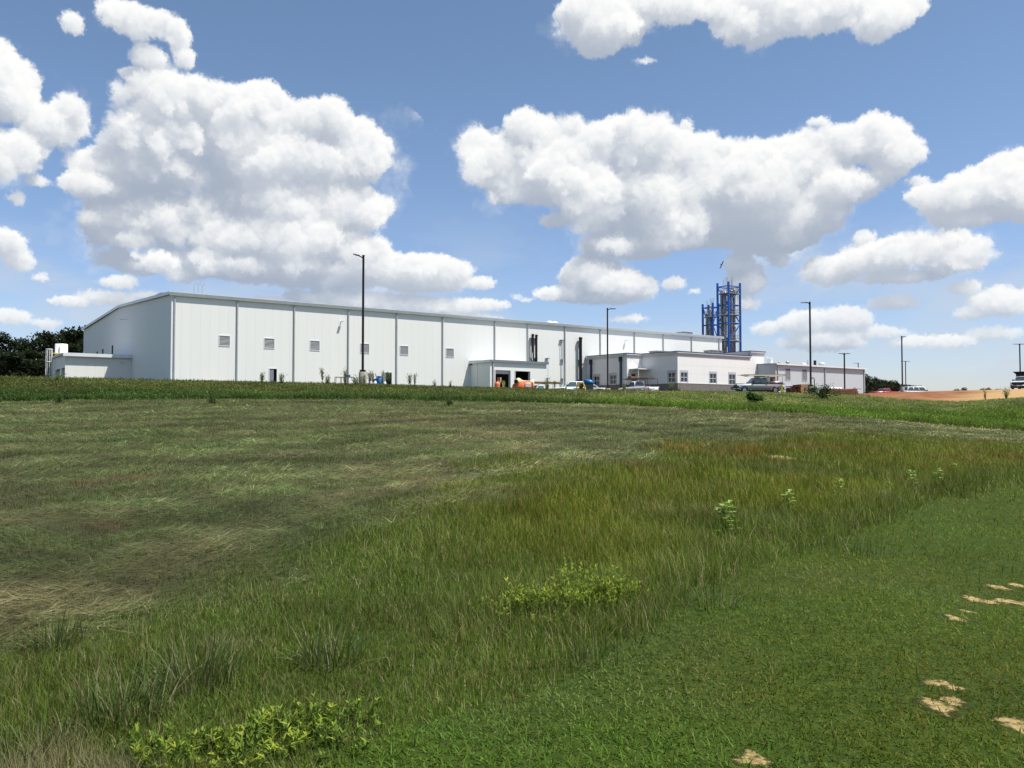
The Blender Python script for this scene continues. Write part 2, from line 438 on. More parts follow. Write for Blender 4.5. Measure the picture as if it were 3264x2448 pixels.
M = dict(
 panel=panel_mat('insulated_panel', WHITE, 1.07, 0, .945), panel_y=panel_mat('insulated_panel_end', WHITE, 1.07, 1, .945),
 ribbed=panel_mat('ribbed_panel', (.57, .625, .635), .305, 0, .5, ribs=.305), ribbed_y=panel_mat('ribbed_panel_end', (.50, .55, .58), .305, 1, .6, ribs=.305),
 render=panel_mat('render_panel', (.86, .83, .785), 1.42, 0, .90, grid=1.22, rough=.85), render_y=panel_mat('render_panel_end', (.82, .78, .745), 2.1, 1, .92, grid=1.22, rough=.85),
 trim=mat('white_trim', (.80, .81, .80), .4, var=.05), gutter=mat('gutter_metal', (.74, .77, .77), .35, var=.06),
 downspout=mat('downspout_metal', (.44, .46, .44), .4, .2, var=.08), roof=mat('roof_sheet', (.50, .52, .52), .6, .1),
 cornice=mat('cornice_render', (.62, .60, .60), .8, var=.05), coping=mat('dark_blue_coping', (.045, .06, .13), .4),
 grey=mat('grey_paint', (.22, .23, .25), .6, var=.1), dark=mat('interior_shade', (.02, .02, .02), .9),  # the near-black colour stands for shade inside openings
 black=mat('black_metal', (.02, .018, .016), .4, .3, var=.2), bronze=mat('dark_bronze', (.022, .018, .016), .35, .5),
 navy=mat('navy_downpipe', (.02, .03, .08), .4), surround=mat('window_surround', (.52, .50, .53), .8, var=.05),
 slat=mat('louvre_slat', (.33, .345, .36), .5), frame=mat('window_frame', (.62, .63, .66), .4), glass=mat('dark_glass', (.02, .022, .025), .06, spec=.8),
 carglass=mat('car_glass', (.05, .075, .07), .05, spec=.8), greenglass=mat('tinted_glass', (.10, .16, .14), .06, spec=.8),
 concrete=mat('concrete', (.36, .33, .27), .9, var=.2, vscale=6, bump=.3), blue=mat('blue_steel', (.010, .10, .42), .4, var=.15, vscale=1.2),
 galv=mat('galvanised_steel', (.34, .34, .32), .38, .65, var=.3, vscale=1.5), stack=mat('insulated_pipe', (.30, .29, .27), .4, .55, var=.35, vscale=.9),
 orange=mat('orange_paint', (.72, .16, .06), .4, var=.12), cream=mat('cream_boom_paint', (.80, .62, .34), .45, var=.1),
 bluep=mat('blue_plastic', (.012, .17, .46), .45, var=.15), yellow=mat('yellow_paint', (.75, .55, .03), .5, var=.1),
 wood=mat('fresh_lumber', (.62, .40, .21), .8, var=.2, vscale=5), woodend=mat('dark_lumber_ends', (.16, .065, .03), .9, var=.5, vscale=12),
 brownwood=mat('brown_timber', (.24, .12, .06), .9, var=.3, vscale=4), red=mat('red_car_paint', (.50, .02, .025), .3, coat=.5),
 silver=mat('silver_car_paint', (.76, .79, .84), .42, 0., coat=.15), whitep=mat('white_car_paint', (.78, .80, .82), .3, coat=.4),
 graphite=mat('dark_car_paint', (.04, .04, .045), .3, coat=.5), tyre=mat('tyre_rubber', (.02, .02, .02), .9), rim=mat('wheel_rim', (.45, .45, .46), .3, .8),
 lamp=mat('headlight_lens', (.55, .57, .6), .12, .3), tail=mat('tail_light', (.25, .02, .02), .3), chrome=mat('chrome_bumper', (.5, .5, .52), .2, .9),
 rust=mat('rusty_steel', (.13, .035, .02), .8, var=.4, vscale=6), tarp=mat('white_wrap', (.82, .83, .82), .5, var=.05),
 ply=mat('ladder_aluminium', (.50, .46, .36), .5, .3), bark=mat('bark', (.05, .038, .028), .95, var=.3, vscale=3, bump=.5),
 wire=mat('thin_metal', (.25, .27, .29), .5, .4), bird=mat('bird_feathers', (.03, .02, .018), .8), brownbox=mat('brown_crate', (.16, .05, .03), .8))
# split-faced block along the foot of the office
def block_mat():
    m = bpy.data.materials.new('split_block'); m.use_nodes = True; t = m.node_tree; b = t.nodes['Principled BSDF']; b.inputs['Roughness'].default_value = .95
    co = V(t, t.nodes.new('ShaderNodeTexCoord').outputs['Object']); x, y, z = sep(t, co)
    br = t.nodes.new('ShaderNodeTexBrick'); t.links.new(comb(t, x + y, z).o, br.inputs['Vector'])
    for k, v in (('Scale', 1.), ('Brick Width', .4), ('Row Height', .2), ('Mortar Size', .012)): br.inputs[k].default_value = v
    br.inputs['Color1'].default_value = (.25, .205, .175, 1); br.inputs['Color2'].default_value = (.18, .15, .13, 1); br.inputs['Mortar'].default_value = (.09, .08, .075, 1)
    n = noise(t, co, 9., 4.); c = mixc(t, n.ss(.3, .75) * .6, V(t, br.outputs[0]), (.24, .21, .19))
    t.links.new(c.o, b.inputs['Base Color']); bp = t.nodes.new('ShaderNodeBump'); bp.inputs['Distance'].default_value = .04; t.links.new(n.o, bp.inputs['Height']); t.links.new(bp.outputs[0], b.inputs['Normal'])
    return m
M['block'] = block_mat()

# ---------------------------------------------------------------- ground
def regions(X, Y, spots=True):
    """what grows where: weights of lawn, tall grass, mown hay, bank, bare earth"""
    D = np.maximum(Y, .01); u = X / np.maximum(Y, 1.5)
    j = .10 * fbm(X, Y, 2.2, 5)
    dl = np.interp(u + .0, LAWNU, LAWN)
    dh = np.interp(u, HAYU, HAYD)
    ds = np.interp(np.clip(u, -.75, .75), US, DS); dc = np.interp(np.clip(u, -.75, .75), US, DC)
    lawn = sstep(.06, -.06, np.log(D / dl) + j)
    hay = sstep(-.22, .16, np.log(D / dh) + j * 2.6 + .10 * fbm(X, Y, .8, 6)) * (1 - lawn)
    bank = sstep(-.25, .25, D - ds + fbm(X, Y, 3., 9) * .8)
    hay = hay * (1 - bank)
    past = sstep(-1, 1, D - dc)
    edge = fbm(X, Y, 5., 41)
    dirt = sstep(-1, 1.2, D - dc + edge * 1.2 - 1.0) * np.where(u > .30, 1, sstep(.6, .9, fbm(X, Y, 7., 43) + .5))
    for px, py, rx, ry in (PATCHES if spots else []):
        q = np.hypot((X - px) / rx, (Y - py) / ry) + .45 * fbm(X, Y, rx, 77, 3)
        dirt = np.maximum(dirt, sstep(1.7, .5, q))
    return lawn, np.clip(1 - lawn - hay - bank, 0, 1), hay, bank, dirt
LAWNU = [-.5, -.36, -.216, -.134, 0., .055, .164, .233, .343, .439, .576, .9]
LAWN = [1.8, 2.6, 3.84, 4.3, 4.66, 5.1, 5.9, 7.2, 9.1, 11.45, 17.2, 32.]
HAYU, HAYD = [-.9, .9], [20, 20]; PATCHES = []
hb = [on_ground(x, y) for x, y in ((0,1962),(443,1859),(885,1726),(1180,1638),(1475,1549),(1918,1462),(2213,1405),(2656,1372),(3264,1405))]
HAYU = [p.x / p.y for p in hb]; HAYD = [p.y for p in hb]
for x, y, rx, ry in ((3105,1912,.12,.15),(3150,1920,.10,.10),(3205,1918,.13,.10),(3250,1925,.1,.1),(3180,1872,.14,.12),(3240,1866,.10,.10),(3045,1972,.07,.10),(3088,1950,.06,.08),(2990,2252,.10,.13),(3040,2238,.06,.10),(2988,2178,.10,.06),(3045,2195,.07,.05),(3225,2300,.09,.06),(3255,2322,.09,.08),(2405,2428,.09,.06),(2395,2405,.05,.05),(2520,1464,.50,.42),(2485,1458,.36,.40)):
    p = on_ground(x, y); PATCHES.append((p.x, p.y, rx, ry))
def ground():
    yk = np.concatenate([np.arange(-12, 30, .16), np.arange(30, 130, .45), np.geomspace(130, 4500, 60)])
    xk = np.concatenate([-np.geomspace(4500, 40, 50), np.arange(-39.5, -12, .45), np.arange(-12, 12, .16), np.arange(12, 60, .45), np.geomspace(60.5, 4500, 50)])
    X, Y = np.meshgrid(xk, yk); Z = height(X, Y); nx, ny = len(xk), len(yk)
    me = bpy.data.meshes.new('ground'); co = np.stack([X, Y, Z], -1).reshape(-1, 3).astype(np.float32)
    i = np.arange(nx * ny).reshape(ny, nx); q = np.stack([i[:-1, :-1], i[:-1, 1:], i[1:, 1:], i[1:, :-1]], -1).reshape(-1, 4)
    me.vertices.add(len(co)); me.vertices.foreach_set('co', co.ravel()); me.loops.add(q.size); me.loops.foreach_set('vertex_index', q.ravel().astype(np.int32))
    me.polygons.add(len(q)); me.polygons.foreach_set('loop_start', np.arange(0, q.size, 4, dtype=np.int32)); me.polygons.foreach_set('use_smooth', np.ones(len(q), bool)); me.update()
    lawn, tall, hay, bank, dirt = regions(X.ravel(), Y.ravel(), False)
    a = me.attributes.new('cover', 'FLOAT_COLOR', 'POINT'); a.data.foreach_set('color', np.stack([hay, bank, dirt, np.ones_like(hay)], -1).astype(np.float32).ravel())
    m = bpy.data.materials.new('soil_and_turf'); m.use_nodes = True; t = m.node_tree; b = t.nodes['Principled BSDF']; b.inputs['Roughness'].default_value = 1.; b.inputs['Specular IOR Level'].default_value = .1
    at_ = t.nodes.new('ShaderNodeAttribute'); at_.attribute_name = 'cover'; r, g, bl = sep(t, V(t, at_.outputs['Color']))
    co = V(t, t.nodes.new('ShaderNodeTexCoord').outputs['Object']); n1 = noise(t, co, .5, 6., .65); n2 = noise(t, co, 14., 4., .7); x, y, z = sep(t, co)
    turf = mixc(t, n2.ss(.35, .65), (.027, .048, .007), (.052, .076, .012))
    hayc = mixc(t, (n1 * .6 + n2 * .4).ss(.38, .62), (.035, .040, .018), (.11, .10, .05))
    bk = mixc(t, n1.ss(.35, .65), (.03, .055, .012), (.05, .07, .02))
    red = mixc(t, n1.ss(.42, .58), (.20, .080, .035), (.27, .125, .06)); red = mixc(t, n2.ss(.5, .8) * .5, red, (.36, .21, .10))
    tan = ((x - 44.) * 1.2 - (y - 94.) + (noise(t, vmath(t, 'MULTIPLY', co, (.06, .2, 1)), 1., 4.) - .5) * 14.).ss(-3., 9.)
    sand = mixc(t, y.ss(40., 60.), mixc(t, n2.ss(.3, .7), (.22, .15, .065), (.42, .30, .14)), red); sand = mixc(t, tan * y.ss(40, 60), sand, (.42, .27, .12))
    c = mixc(t, r, turf, hayc); c = mixc(t, g, c, bk); c = mixc(t, (bl + (noise(t, co, 7., 5., .7) - .5) * 1.7).ss(.40, .85), c, sand); t.links.new(c.o, b.inputs['Base Color'])
    bp = t.nodes.new('ShaderNodeBump'); bp.inputs['Distance'].default_value = .03; t.links.new(n2.o, bp.inputs['Height']); t.links.new(bp.outputs[0], b.inputs['Normal'])
    me.materials.append(m); o = bpy.data.objects.new('ground', me); link(o); o['kind'] = 'structure'
ground()
def bare_soil():
    m = bpy.data.materials.new('bare_sandy_soil'); m.use_nodes = True; t = m.node_tree; b = t.nodes['Principled BSDF']; b.inputs['Roughness'].default_value = 1.; b.inputs['Specular IOR Level'].default_value = .1
    co = V(t, t.nodes.new('ShaderNodeTexCoord').outputs['Object']); n1 = noise(t, co, 22., 5., .65); n2 = noise(t, co, 90., 4., .7)
    c = mixc(t, n1.ss(.35, .65), (.26, .19, .07), (.50, .38, .165)); c = mixc(t, n2.ss(.5, .75) * .7, c, (.17, .11, .05)); t.links.new(c.o, b.inputs['Base Color'])
    bp = t.nodes.new('ShaderNodeBump'); bp.inputs['Distance'].default_value = .012; t.links.new(n2.o, bp.inputs['Height']); t.links.new(bp.outputs[0], b.inputs['Normal'])
    at_ = t.nodes.new('ShaderNodeAttribute'); at_.attribute_name = 'bare'; fr_ = V(t, at_.outputs['Fac']); c = mixc(t, (fr_ + (n1 - .5) * 1.5).ss(.25, .75), (.035, .045, .010), c); t.links.new(c.o, b.inputs['Base Color'])
    vs, fs, bare = [], [], []
    for px, py, rx, ry in PATCHES:
        b0 = len(vs); nr, na = 6, 28; ang = np.arange(na) * 2 * math.pi / na
        for i in range(nr + 1):
            f = i / nr; k = 1 + .30 * fbm(px + np.cos(ang) * 2, py + np.sin(ang) * 2, .9, 78, 3); X = px + np.cos(ang) * rx * 1.6 * f * k; Y = py + np.sin(ang) * ry * 1.6 * f * k
            Z = height(X, Y) + .004 - .02 * f ** 4 + .006 * fbm(X, Y, .07, 80, 2); vs += list(zip(X, Y, Z)); bare += [.98 - 1.2 * f] * na
        fs += [(b0+i*na+k, b0+i*na+(k+1) % na, b0+(i+1)*na+(k+1) % na, b0+(i+1)*na+k) for i in range(nr) for k in range(na)]
    me = bpy.data.meshes.new('bare_soil'); me.from_pydata([tuple(map(float, v)) for v in vs], [], fs); a_ = me.attributes.new('bare', 'FLOAT', 'POINT'); a_.data.foreach_set('value', np.array(bare, np.float32)); me.materials.append(m); o = bpy.data.objects.new('bare_soil', me); link(o); o['kind'] = 'structure'
bare_soil()

# ---------------------------------------------------------------- grass: every blade is a bent, tapering strip
def leaf_mat(name, trans=.3, rough=.55):
    m = bpy.data.materials.new(name); m.use_nodes = True; t = m.node_tree; t.nodes.clear()
    a = t.nodes.new('ShaderNodeAttribute'); a.attribute_name = 'tint'
    d = t.nodes.new('ShaderNodeBsdfPrincipled'); d.inputs['Roughness'].default_value = rough; d.inputs['Specular IOR Level'].default_value = .12
    tr = t.nodes.new('ShaderNodeBsdfTranslucent'); mx = t.nodes.new('ShaderNodeMixShader'); mx.inputs[0].default_value = trans
    c2 = mixc(t, .5, V(t, a.outputs['Color']), (.26, .27, .02), 'MIX'); c2 = mixc(t, .55, V(t, a.outputs['Color']), c2)
    t.links.new(a.outputs['Color'], d.inputs['Base Color']); t.links.new(c2.o, tr.inputs[0])
    t.links.new(d.outputs[0], mx.inputs[1]); t.links.new(tr.outputs[0], mx.inputs[2])
    o = t.nodes.new('ShaderNodeOutputMaterial'); t.links.new(mx.outputs[0], o.inputs[0]); return m
LEAF = leaf_mat('grass_blade')
rng = np.random.default_rng(7)
def strips(name, P, az, lean, length, width, bend, col, parent=None, segs=2, leaf=False, material=None):
    """P base points (n,3); az heading, lean from upright (rad), bend extra droop; col (n,3)"""
    n = len(P); az, lean, length, width, bend = (np.broadcast_to(np.asarray(v, float), (n,)) for v in (az, lean, length, width, bend))
    h = np.stack([np.cos(az), np.sin(az), np.zeros(n)], 1); sd = np.stack([-np.sin(az), np.cos(az), np.zeros(n)], 1)
    tw = rng.uniform(-.9, .9, n); side = sd * np.cos(tw)[:, None] + h * np.sin(tw)[:, None]
    pts = [P]; ang = lean.copy()
    for k in range(segs):
        dirv = h * np.sin(ang)[:, None]; dirv[:, 2] = np.cos(ang); pts.append(pts[-1] + dirv * (length / segs)[:, None]); ang = ang + bend / segs
    prof = ([.35, 1., .0] if leaf else [1., .75, .0]) if segs == 2 else [1., .9, .6, 0.]
    vs = []
    for k in range(segs): vs += [pts[k] - side * (width * prof[k] / 2)[:, None], pts[k] + side * (width * prof[k] / 2)[:, None]]
    vs.append(pts[segs]); nv = 2 * segs + 1
    co = np.stack(vs, 1).reshape(-1, 3).astype(np.float32); base = (np.arange(n) * nv)[:, None]
    tri = []
    for k in range(segs - 1): tri += [[2*k, 2*k+1, 2*k+3], [2*k, 2*k+3, 2*k+2]]
    tri.append([2*segs-2, 2*segs-1, 2*segs]); tri = np.array(tri).ravel()
    idx = (base + tri[None, :]).ravel().astype(np.int32)
    me = bpy.data.meshes.new(name); me.vertices.add(len(co)); me.vertices.foreach_set('co', co.ravel())
    me.loops.add(len(idx)); me.loops.foreach_set('vertex_index', idx); npoly = len(idx) // 3
    me.polygons.add(npoly); me.polygons.foreach_set('loop_start', np.arange(0, len(idx), 3, dtype=np.int32)); me.update()
    a = me.attributes.new('tint', 'FLOAT_COLOR', 'POINT')
    cc = np.ones((n, nv, 4), np.float32); cc[:, :, :3] = np.clip(col, .004, .9)[:, None, :]; a.data.foreach_set('color', cc.ravel())
    me.materials.append(material or LEAF); o = bpy.data.objects.new(name, me); return link(o, parent)
def pick(n, cols, w=None):
    cols = np.array(cols); w = None if w is None else np.array(w, float) / np.sum(w)
    return cols[rng.choice(len(cols), n, p=w)]
def scatter(n, d0, d1, umax=.82, power=1.0):
    """random ground points, dense near the viewer's path and thinning with distance"""
    u = rng.uniform(-umax, umax, n); D = np.exp(rng.uniform(math.log(d0), math.log(d1), n)); return u * D, D
def place(X, Y, lift=-.01): return np.stack([X, Y, height(X, Y) + lift], 1)
def grow():
    GW = .00085
    # --- short lawn and clover, foreground right
    X, Y = scatter(900000, 2.7, 60., .9); lawn, tall, hay, bank, dirt = regions(X, Y)
    k = rng.random(len(X)) < lawn * (1 - dirt * .68); X, Y = X[k], Y[k]; n = len(X); D = Y
    patch = fbm(X, Y, 1.6, 21, 4); coarse = sstep(.5, 1.5, X - .62 * Y + 3.2 * 0 - .2 + fbm(X, Y, 1.5, 33)) # coarser blades far right
    clover = rng.random(n) > .14 + .5 * coarse * sstep(9, 5, D)
    ln = np.where(clover, rng.uniform(.014, .032, n), rng.uniform(.035, .08, n)) * (1 + D * .02)
    wd = np.where(clover, rng.uniform(.008, .014, n), rng.uniform(.004, .007, n)); wd = np.maximum(wd, D * GW * 1.1)
    col = pick(n, [(.080,.125,.010),(.100,.145,.012),(.060,.100,.009),(.125,.145,.014),(.16,.13,.03),(.085,.11,.022)], [4,3,3,2,1.2,1])
    dry = sstep(.1, .6, fbm(X, Y, 2.6, 27, 4))[:, None] * .55; col = col * (1 - dry) + pick(n, [(.15,.13,.035),(.11,.12,.02),(.20,.16,.07)]) * dry; warm = sstep(.1, .6, X / Y)[:, None]; col = col * 1.16 * np.clip(1 + .6 * patch, .4, 1.8)[:, None] * (1 + warm * np.array([.30, .10, 0.])) * np.stack([1 + .5 * fbm(X, Y, 2.5, 51), np.ones(n), np.ones(n)], 1)
    col = col * np.where(clover, 1., .95)[:, None]
    o = strips('lawn', place(X, Y), rng.uniform(0, 6.28, n), np.where(clover, rng.uniform(.5, 1.5, n), rng.uniform(.2, 1.2, n)), ln, wd, rng.uniform(.1, .9, n), col, leaf=True)
    tag(o, 'short green lawn with clover across the near right corner', 'lawn', kind='stuff')
    # --- uncut grass: olive haze of fine stems over a green understorey
    X, Y = scatter(850000, 2.7, 62., .9); lawn, tall, hay, bank, dirt = regions(X, Y)
    k = rng.random(len(X)) < tall * (1 - dirt * .95); X, Y = X[k], Y[k]; n = len(X); D = Y; u = X / Y
    fine = sstep(-.25, .1, u + .25 * fbm(X, Y, 3., 61)) * sstep(5., 8.5, D)          # thin olive grass to the right, coarse to the near left
    olive = fine * sstep(-.35, .45, fbm(X, Y, 3.5, 63) + .45 * sstep(9, 16, D)); edge = sstep(.32, .05, np.log(D / np.interp(u, LAWNU, LAWN)) + .15 * fbm(X, Y, 1.5, 67))
    st = rng.random(n) < .3 + .3 * fine
    hgt = (.105 + .075 * fine + .05 * fbm(X, Y, 1.2, 71, 2)) * rng.uniform(.5, 1.25, n) * np.clip(1 + .7 * fbm(X, Y, .8, 73, 3), .35, 1.7) * (1 - .45 * sstep(.35, 0, np.log(np.interp(u, HAYU, HAYD) / D))); hgt = np.where(st, hgt * 1.25, hgt * .62) * (1 + .15 * edge)
    wd = np.where(st, rng.uniform(.0015, .0035, n), rng.uniform(.003, .007, n)); wd = np.maximum(wd, D * GW * .85)
    c1 = pick(n, [(.155,.175,.018),(.20,.195,.030),(.12,.165,.016),(.26,.18,.055),(.17,.13,.028),(.105,.17,.018)], [4,2,4,1.2,1.5,2])
    c2 = pick(n, [(.085,.135,.015),(.115,.165,.024),(.065,.10,.015),(.14,.17,.055),(.27,.23,.11),(.15,.09,.045)], [4,3,3,2,1.3,.8])
    olive = olive * (1 - .9 * edge); rd = (sstep(.05, .5, fbm(X, Y, 2.6, 29, 3)) * fine * .55)[:, None]; c1 = c1 * (1 - rd) + np.array([.25, .135, .045]) * rd; col = c1 * olive[:, None] + c2 * (1 - olive)[:, None]; dead = (sstep(.25, .6, fbm(X, Y, .9, 25, 3)) * (1 - edge) * .7 * (1 - .6 * fine))[:, None]; col = col * (1 - dead) + pick(n, [(.24,.20,.11),(.17,.13,.07),(.30,.27,.15)]) * dead; col = col * 1.15 * np.clip(1 + .5 * fbm(X, Y, 1.0, 23, 4), .4, 1.8)[:, None]
    o = strips('tall_grass', place(X, Y), rng.uniform(0, 6.28, n), np.abs(rng.normal(.12, .50, n)), hgt, wd, rng.uniform(.1, 1.3, n), col)
    tag(o, 'uncut olive green grass with thin stems between lawn and mown field', 'grass', kind='stuff')
    # --- mown field: stubble with swathes of cut stalks lying in sweeping rows
    X, Y = scatter(900000, 3.5, 58., .85); lawn, tall, hay, bank, dirt = regions(X, Y)
    k = rng.random(len(X)) < hay * (1 - dirt); X, Y = X[k], Y[k]; n = len(X); D = Y
    dhh = np.interp(X / Y, HAYU, HAYD); row = np.sin(((D - dhh) * .8 + 1.7 * fbm(X, Y, 5., 81)) * 2.3); row = row * .75 + .45 * fbm(X, Y, 2.0, 83, 3)
    lying = rng.random(n) < np.clip(.62 + .25 * row, .25, .95)
    flow = .55 + .7 * fbm(X, Y, 5., 85, 2) + .5 * fbm(X, Y, 1.3, 87, 2) + np.where(rng.random(n) < .5, 0, math.pi)
    azm = np.where(lying, flow + rng.normal(0, .45, n), rng.uniform(0, 6.28, n))
    lean = np.where(lying, rng.normal(1.42, .15, n), rng.uniform(.1, .9, n))
    ln = np.where(lying, rng.uniform(.05, .20, n), rng.uniform(.03, .09, n)) * (1 + D * .010); wd = np.where(lying, rng.uniform(.003, .006, n), rng.uniform(.004, .007, n)); wd = np.maximum(wd, D * GW * .75)
    fresh = sstep(-.35, .45, fbm(X, Y, 4., 91, 3) + .26 + .35 * row * .6 + .45 * sstep(4, -12, X) * sstep(8, 24, D) - .5 * row - .25 * sstep(14, 8, D) - .35 * sstep(2, 14, X) )
    dry = pick(n, [(.25,.23,.12),(.36,.33,.19),(.16,.15,.055),(.19,.135,.07),(.10,.09,.042),(.14,.17,.045)], [3,1.6,3,2,2.2,2])
    grn = pick(n, [(.095,.13,.045),(.14,.185,.065),(.06,.085,.032),(.22,.24,.10),(.08,.13,.025),(.23,.20,.09)], [4,3,3,2,2,1.3])
    col = dry * (1 - fresh)[:, None] + grn * fresh[:, None]; up = pick(n, [(.05,.11,.02),(.07,.13,.03),(.10,.13,.035)])
    col = np.where(lying[:, None], col, up * .55 + col * .45) * (1.22 - .32 * sstep(12, 6, D)[:, None] * 1.) * np.clip(.95 + .65 * fbm(X * .6, Y, 1.9, 93, 4) + .28 * row + .3 * fbm(X, Y, 9., 94), .3, 2.)[:, None]
    redp = sstep(.62, .80, fbm(X, Y, 1.5, 95, 3) + .1)[:, None] ; col = col * (1 - redp * .7) + np.array([.17,.09,.05]) * redp * .7
    clump = fbm(X, Y, .34, 88, 3); col = col * np.clip(1 + .85 * clump, .3, 1.9)[:, None] * np.where(rng.random(n) < .05, 1.4, 1.)[:, None]; ln = ln * np.clip(1 + .5 * clump, .5, 1.6)
    P = place(X, Y); P[:, 2] += np.clip(clump, 0, 1) * .05 * lying; P[:, 2] += np.where(lying, rng.uniform(.0, .055, n) * (1 + row * .7), 0)
    o = strips('mown_hay', P, azm, lean, ln, wd, rng.normal(.15, .25, n), col)
    tag(o, 'mown field of cut grass lying in grey green swathes', 'cut grass', kind='stuff')
    # --- bank: rank dark grass and weeds at the foot, shorter brownish cover to the crest
    u = rng.uniform(-.8, .8, 460000); dc = np.interp(u, US, DC); ds = np.interp(u, US, DS); e = rng.uniform(0, 1, len(u)) ** 1.35
    Y = ds - .6 + e * (dc - ds + 5.5); X = u * Y; lawn, tall, hay, bank, dirt = regions(X, Y)
    k = rng.random(len(X)) < bank * (1 - dirt * .97); X, Y, u, dc, ds = X[k], Y[k], u[k], dc[k], ds[k]; n = len(X)
    band = np.interp(u, [-.6, -.1, .1, .35, .6], [4.2, 4.6, 5.5, 12., 26.]); d = Y - ds
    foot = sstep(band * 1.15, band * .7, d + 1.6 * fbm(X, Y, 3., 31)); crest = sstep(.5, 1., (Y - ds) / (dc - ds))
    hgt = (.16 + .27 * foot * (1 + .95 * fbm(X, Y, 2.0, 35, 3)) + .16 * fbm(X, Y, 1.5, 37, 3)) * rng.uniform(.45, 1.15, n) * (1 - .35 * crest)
    sun_ = sstep(-.05, .25, u + .1 * fbm(X, Y, 8., 39))  # sunlit right and shaded left of the bank put into the blade tints
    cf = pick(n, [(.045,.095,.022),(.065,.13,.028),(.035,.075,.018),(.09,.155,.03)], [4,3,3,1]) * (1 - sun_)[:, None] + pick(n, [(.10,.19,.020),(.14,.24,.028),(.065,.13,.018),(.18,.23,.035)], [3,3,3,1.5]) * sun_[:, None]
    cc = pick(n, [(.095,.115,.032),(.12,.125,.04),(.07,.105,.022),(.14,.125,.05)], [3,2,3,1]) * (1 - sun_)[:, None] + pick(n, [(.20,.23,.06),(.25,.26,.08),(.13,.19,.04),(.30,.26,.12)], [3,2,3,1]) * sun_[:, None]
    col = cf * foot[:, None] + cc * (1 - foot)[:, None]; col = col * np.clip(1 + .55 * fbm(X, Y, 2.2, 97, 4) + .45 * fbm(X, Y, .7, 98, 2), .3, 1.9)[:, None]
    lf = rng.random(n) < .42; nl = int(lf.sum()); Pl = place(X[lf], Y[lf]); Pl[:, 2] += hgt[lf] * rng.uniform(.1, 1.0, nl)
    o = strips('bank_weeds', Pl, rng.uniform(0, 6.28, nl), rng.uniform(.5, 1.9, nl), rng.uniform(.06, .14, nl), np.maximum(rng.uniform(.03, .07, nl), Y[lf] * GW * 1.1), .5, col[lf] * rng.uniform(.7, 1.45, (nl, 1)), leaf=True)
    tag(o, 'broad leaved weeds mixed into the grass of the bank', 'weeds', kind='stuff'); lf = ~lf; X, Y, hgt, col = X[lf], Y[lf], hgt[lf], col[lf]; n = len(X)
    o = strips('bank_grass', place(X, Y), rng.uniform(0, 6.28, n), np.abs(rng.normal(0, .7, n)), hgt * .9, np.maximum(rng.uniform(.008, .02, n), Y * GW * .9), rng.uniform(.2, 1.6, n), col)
    tag(o, 'rank dark green grass and weeds on the bank below the buildings', 'grass', kind='stuff')
    # --- thin cover on the level ground past the crest
    u = rng.uniform(-.75, .42, 60000); dc = np.interp(u, US, DC); Y = dc + rng.uniform(0, 1, len(u)) ** 1.6 * 34; X = u * Y
    s_, w_ = AX.x * (X - C0.x) + AX.y * (Y - C0.y), -(NX.x * (X - C0.x) + NX.y * (Y - C0.y)); _, _, _, _, dirt = regions(X, Y)
    k = ((w_ > 1.) | (s_ < -13)) & (rng.random(len(X)) < 1 - .85 * dirt) & (w_ - 18 * sstep(74, 80, s_) > .5); X, Y = X[k], Y[k]; n = len(X)
    o = strips('yard_grass', place(X, Y), rng.uniform(0, 6.28, n), rng.uniform(.1, .8, n), rng.uniform(.08, .3, n), .06, .6, pick(n, [(.09,.13,.03),(.12,.12,.05),(.06,.11,.02)]) * (1 + .3 * fbm(X, Y, 3., 99))[:, None])
    tag(o, 'thin rough grass on the level yard in front of the buildings', 'grass', kind='stuff')
grow()

# ---------------------------------------------------------------- individual plants
def rot_pts(n, r, h0, h1):
    a = rng.uniform(0, 6.283, n); q = r * np.sqrt(rng.random(n)); return np.stack([q*np.cos(a), q*np.sin(a), rng.uniform(h0, h1, n)], 1)
def tussock(name, label, p, r, h, n, cols, w=.005, lean=.75):
    t = thing(name, label, 'grass clump', p, 0, 'grass tussocks in the uncut strip')
    n = int(n*.55); P = rot_pts(n, r*.9, -.02, 0.); a = np.arctan2(P[:, 1], P[:, 0]) + rng.normal(0, .9, n); n = n
    strips('blades', P, a, np.abs(rng.normal(0, lean*.75, n)), h*rng.uniform(.5, 1.15, n), w*rng.uniform(.7, 1.4, n), rng.uniform(.1, .9, n), pick(n, cols)*rng.uniform(.7, 1.2, (n, 1)), t, segs=3)
BG_ = [(.08,.12,.025),(.10,.15,.04),(.15,.18,.07),(.055,.09,.02),(.24,.22,.12)]
for label, px, py, r, h, n in (
  ('large blue green grass tussock in the near left corner', 395, 2290, .22, .30, 420),
  ('tall upright grass tussock above the near yellow leaved shrub', 640, 2190, .22, .34, 420),
  ('pale grey green tussock of dry bladed grass, right of the upright one', 1050, 2110, .2, .28, 300),
  ('thin tussock standing below the right end of the large yellow shrub patch', 1895, 2110, .16, .2, 110),
  ('slim tussock where the lawn meets the tall grass', 2262, 1935, .22, .24, 130),
  ('low broad bladed clump at the bottom edge of the near left corner', 80, 2420, .2, .2, 260),
  ('dark rushy tussock at the far corner of the lawn edge', 2730, 1765, .4, .26, 150),
  ('small upright tussock beside the mown hay on the left', 180, 2060, .16, .25, 220)):
    tussock('grass_tussock', label, on_ground(px, py), r, h, n, BG_, w=.006)
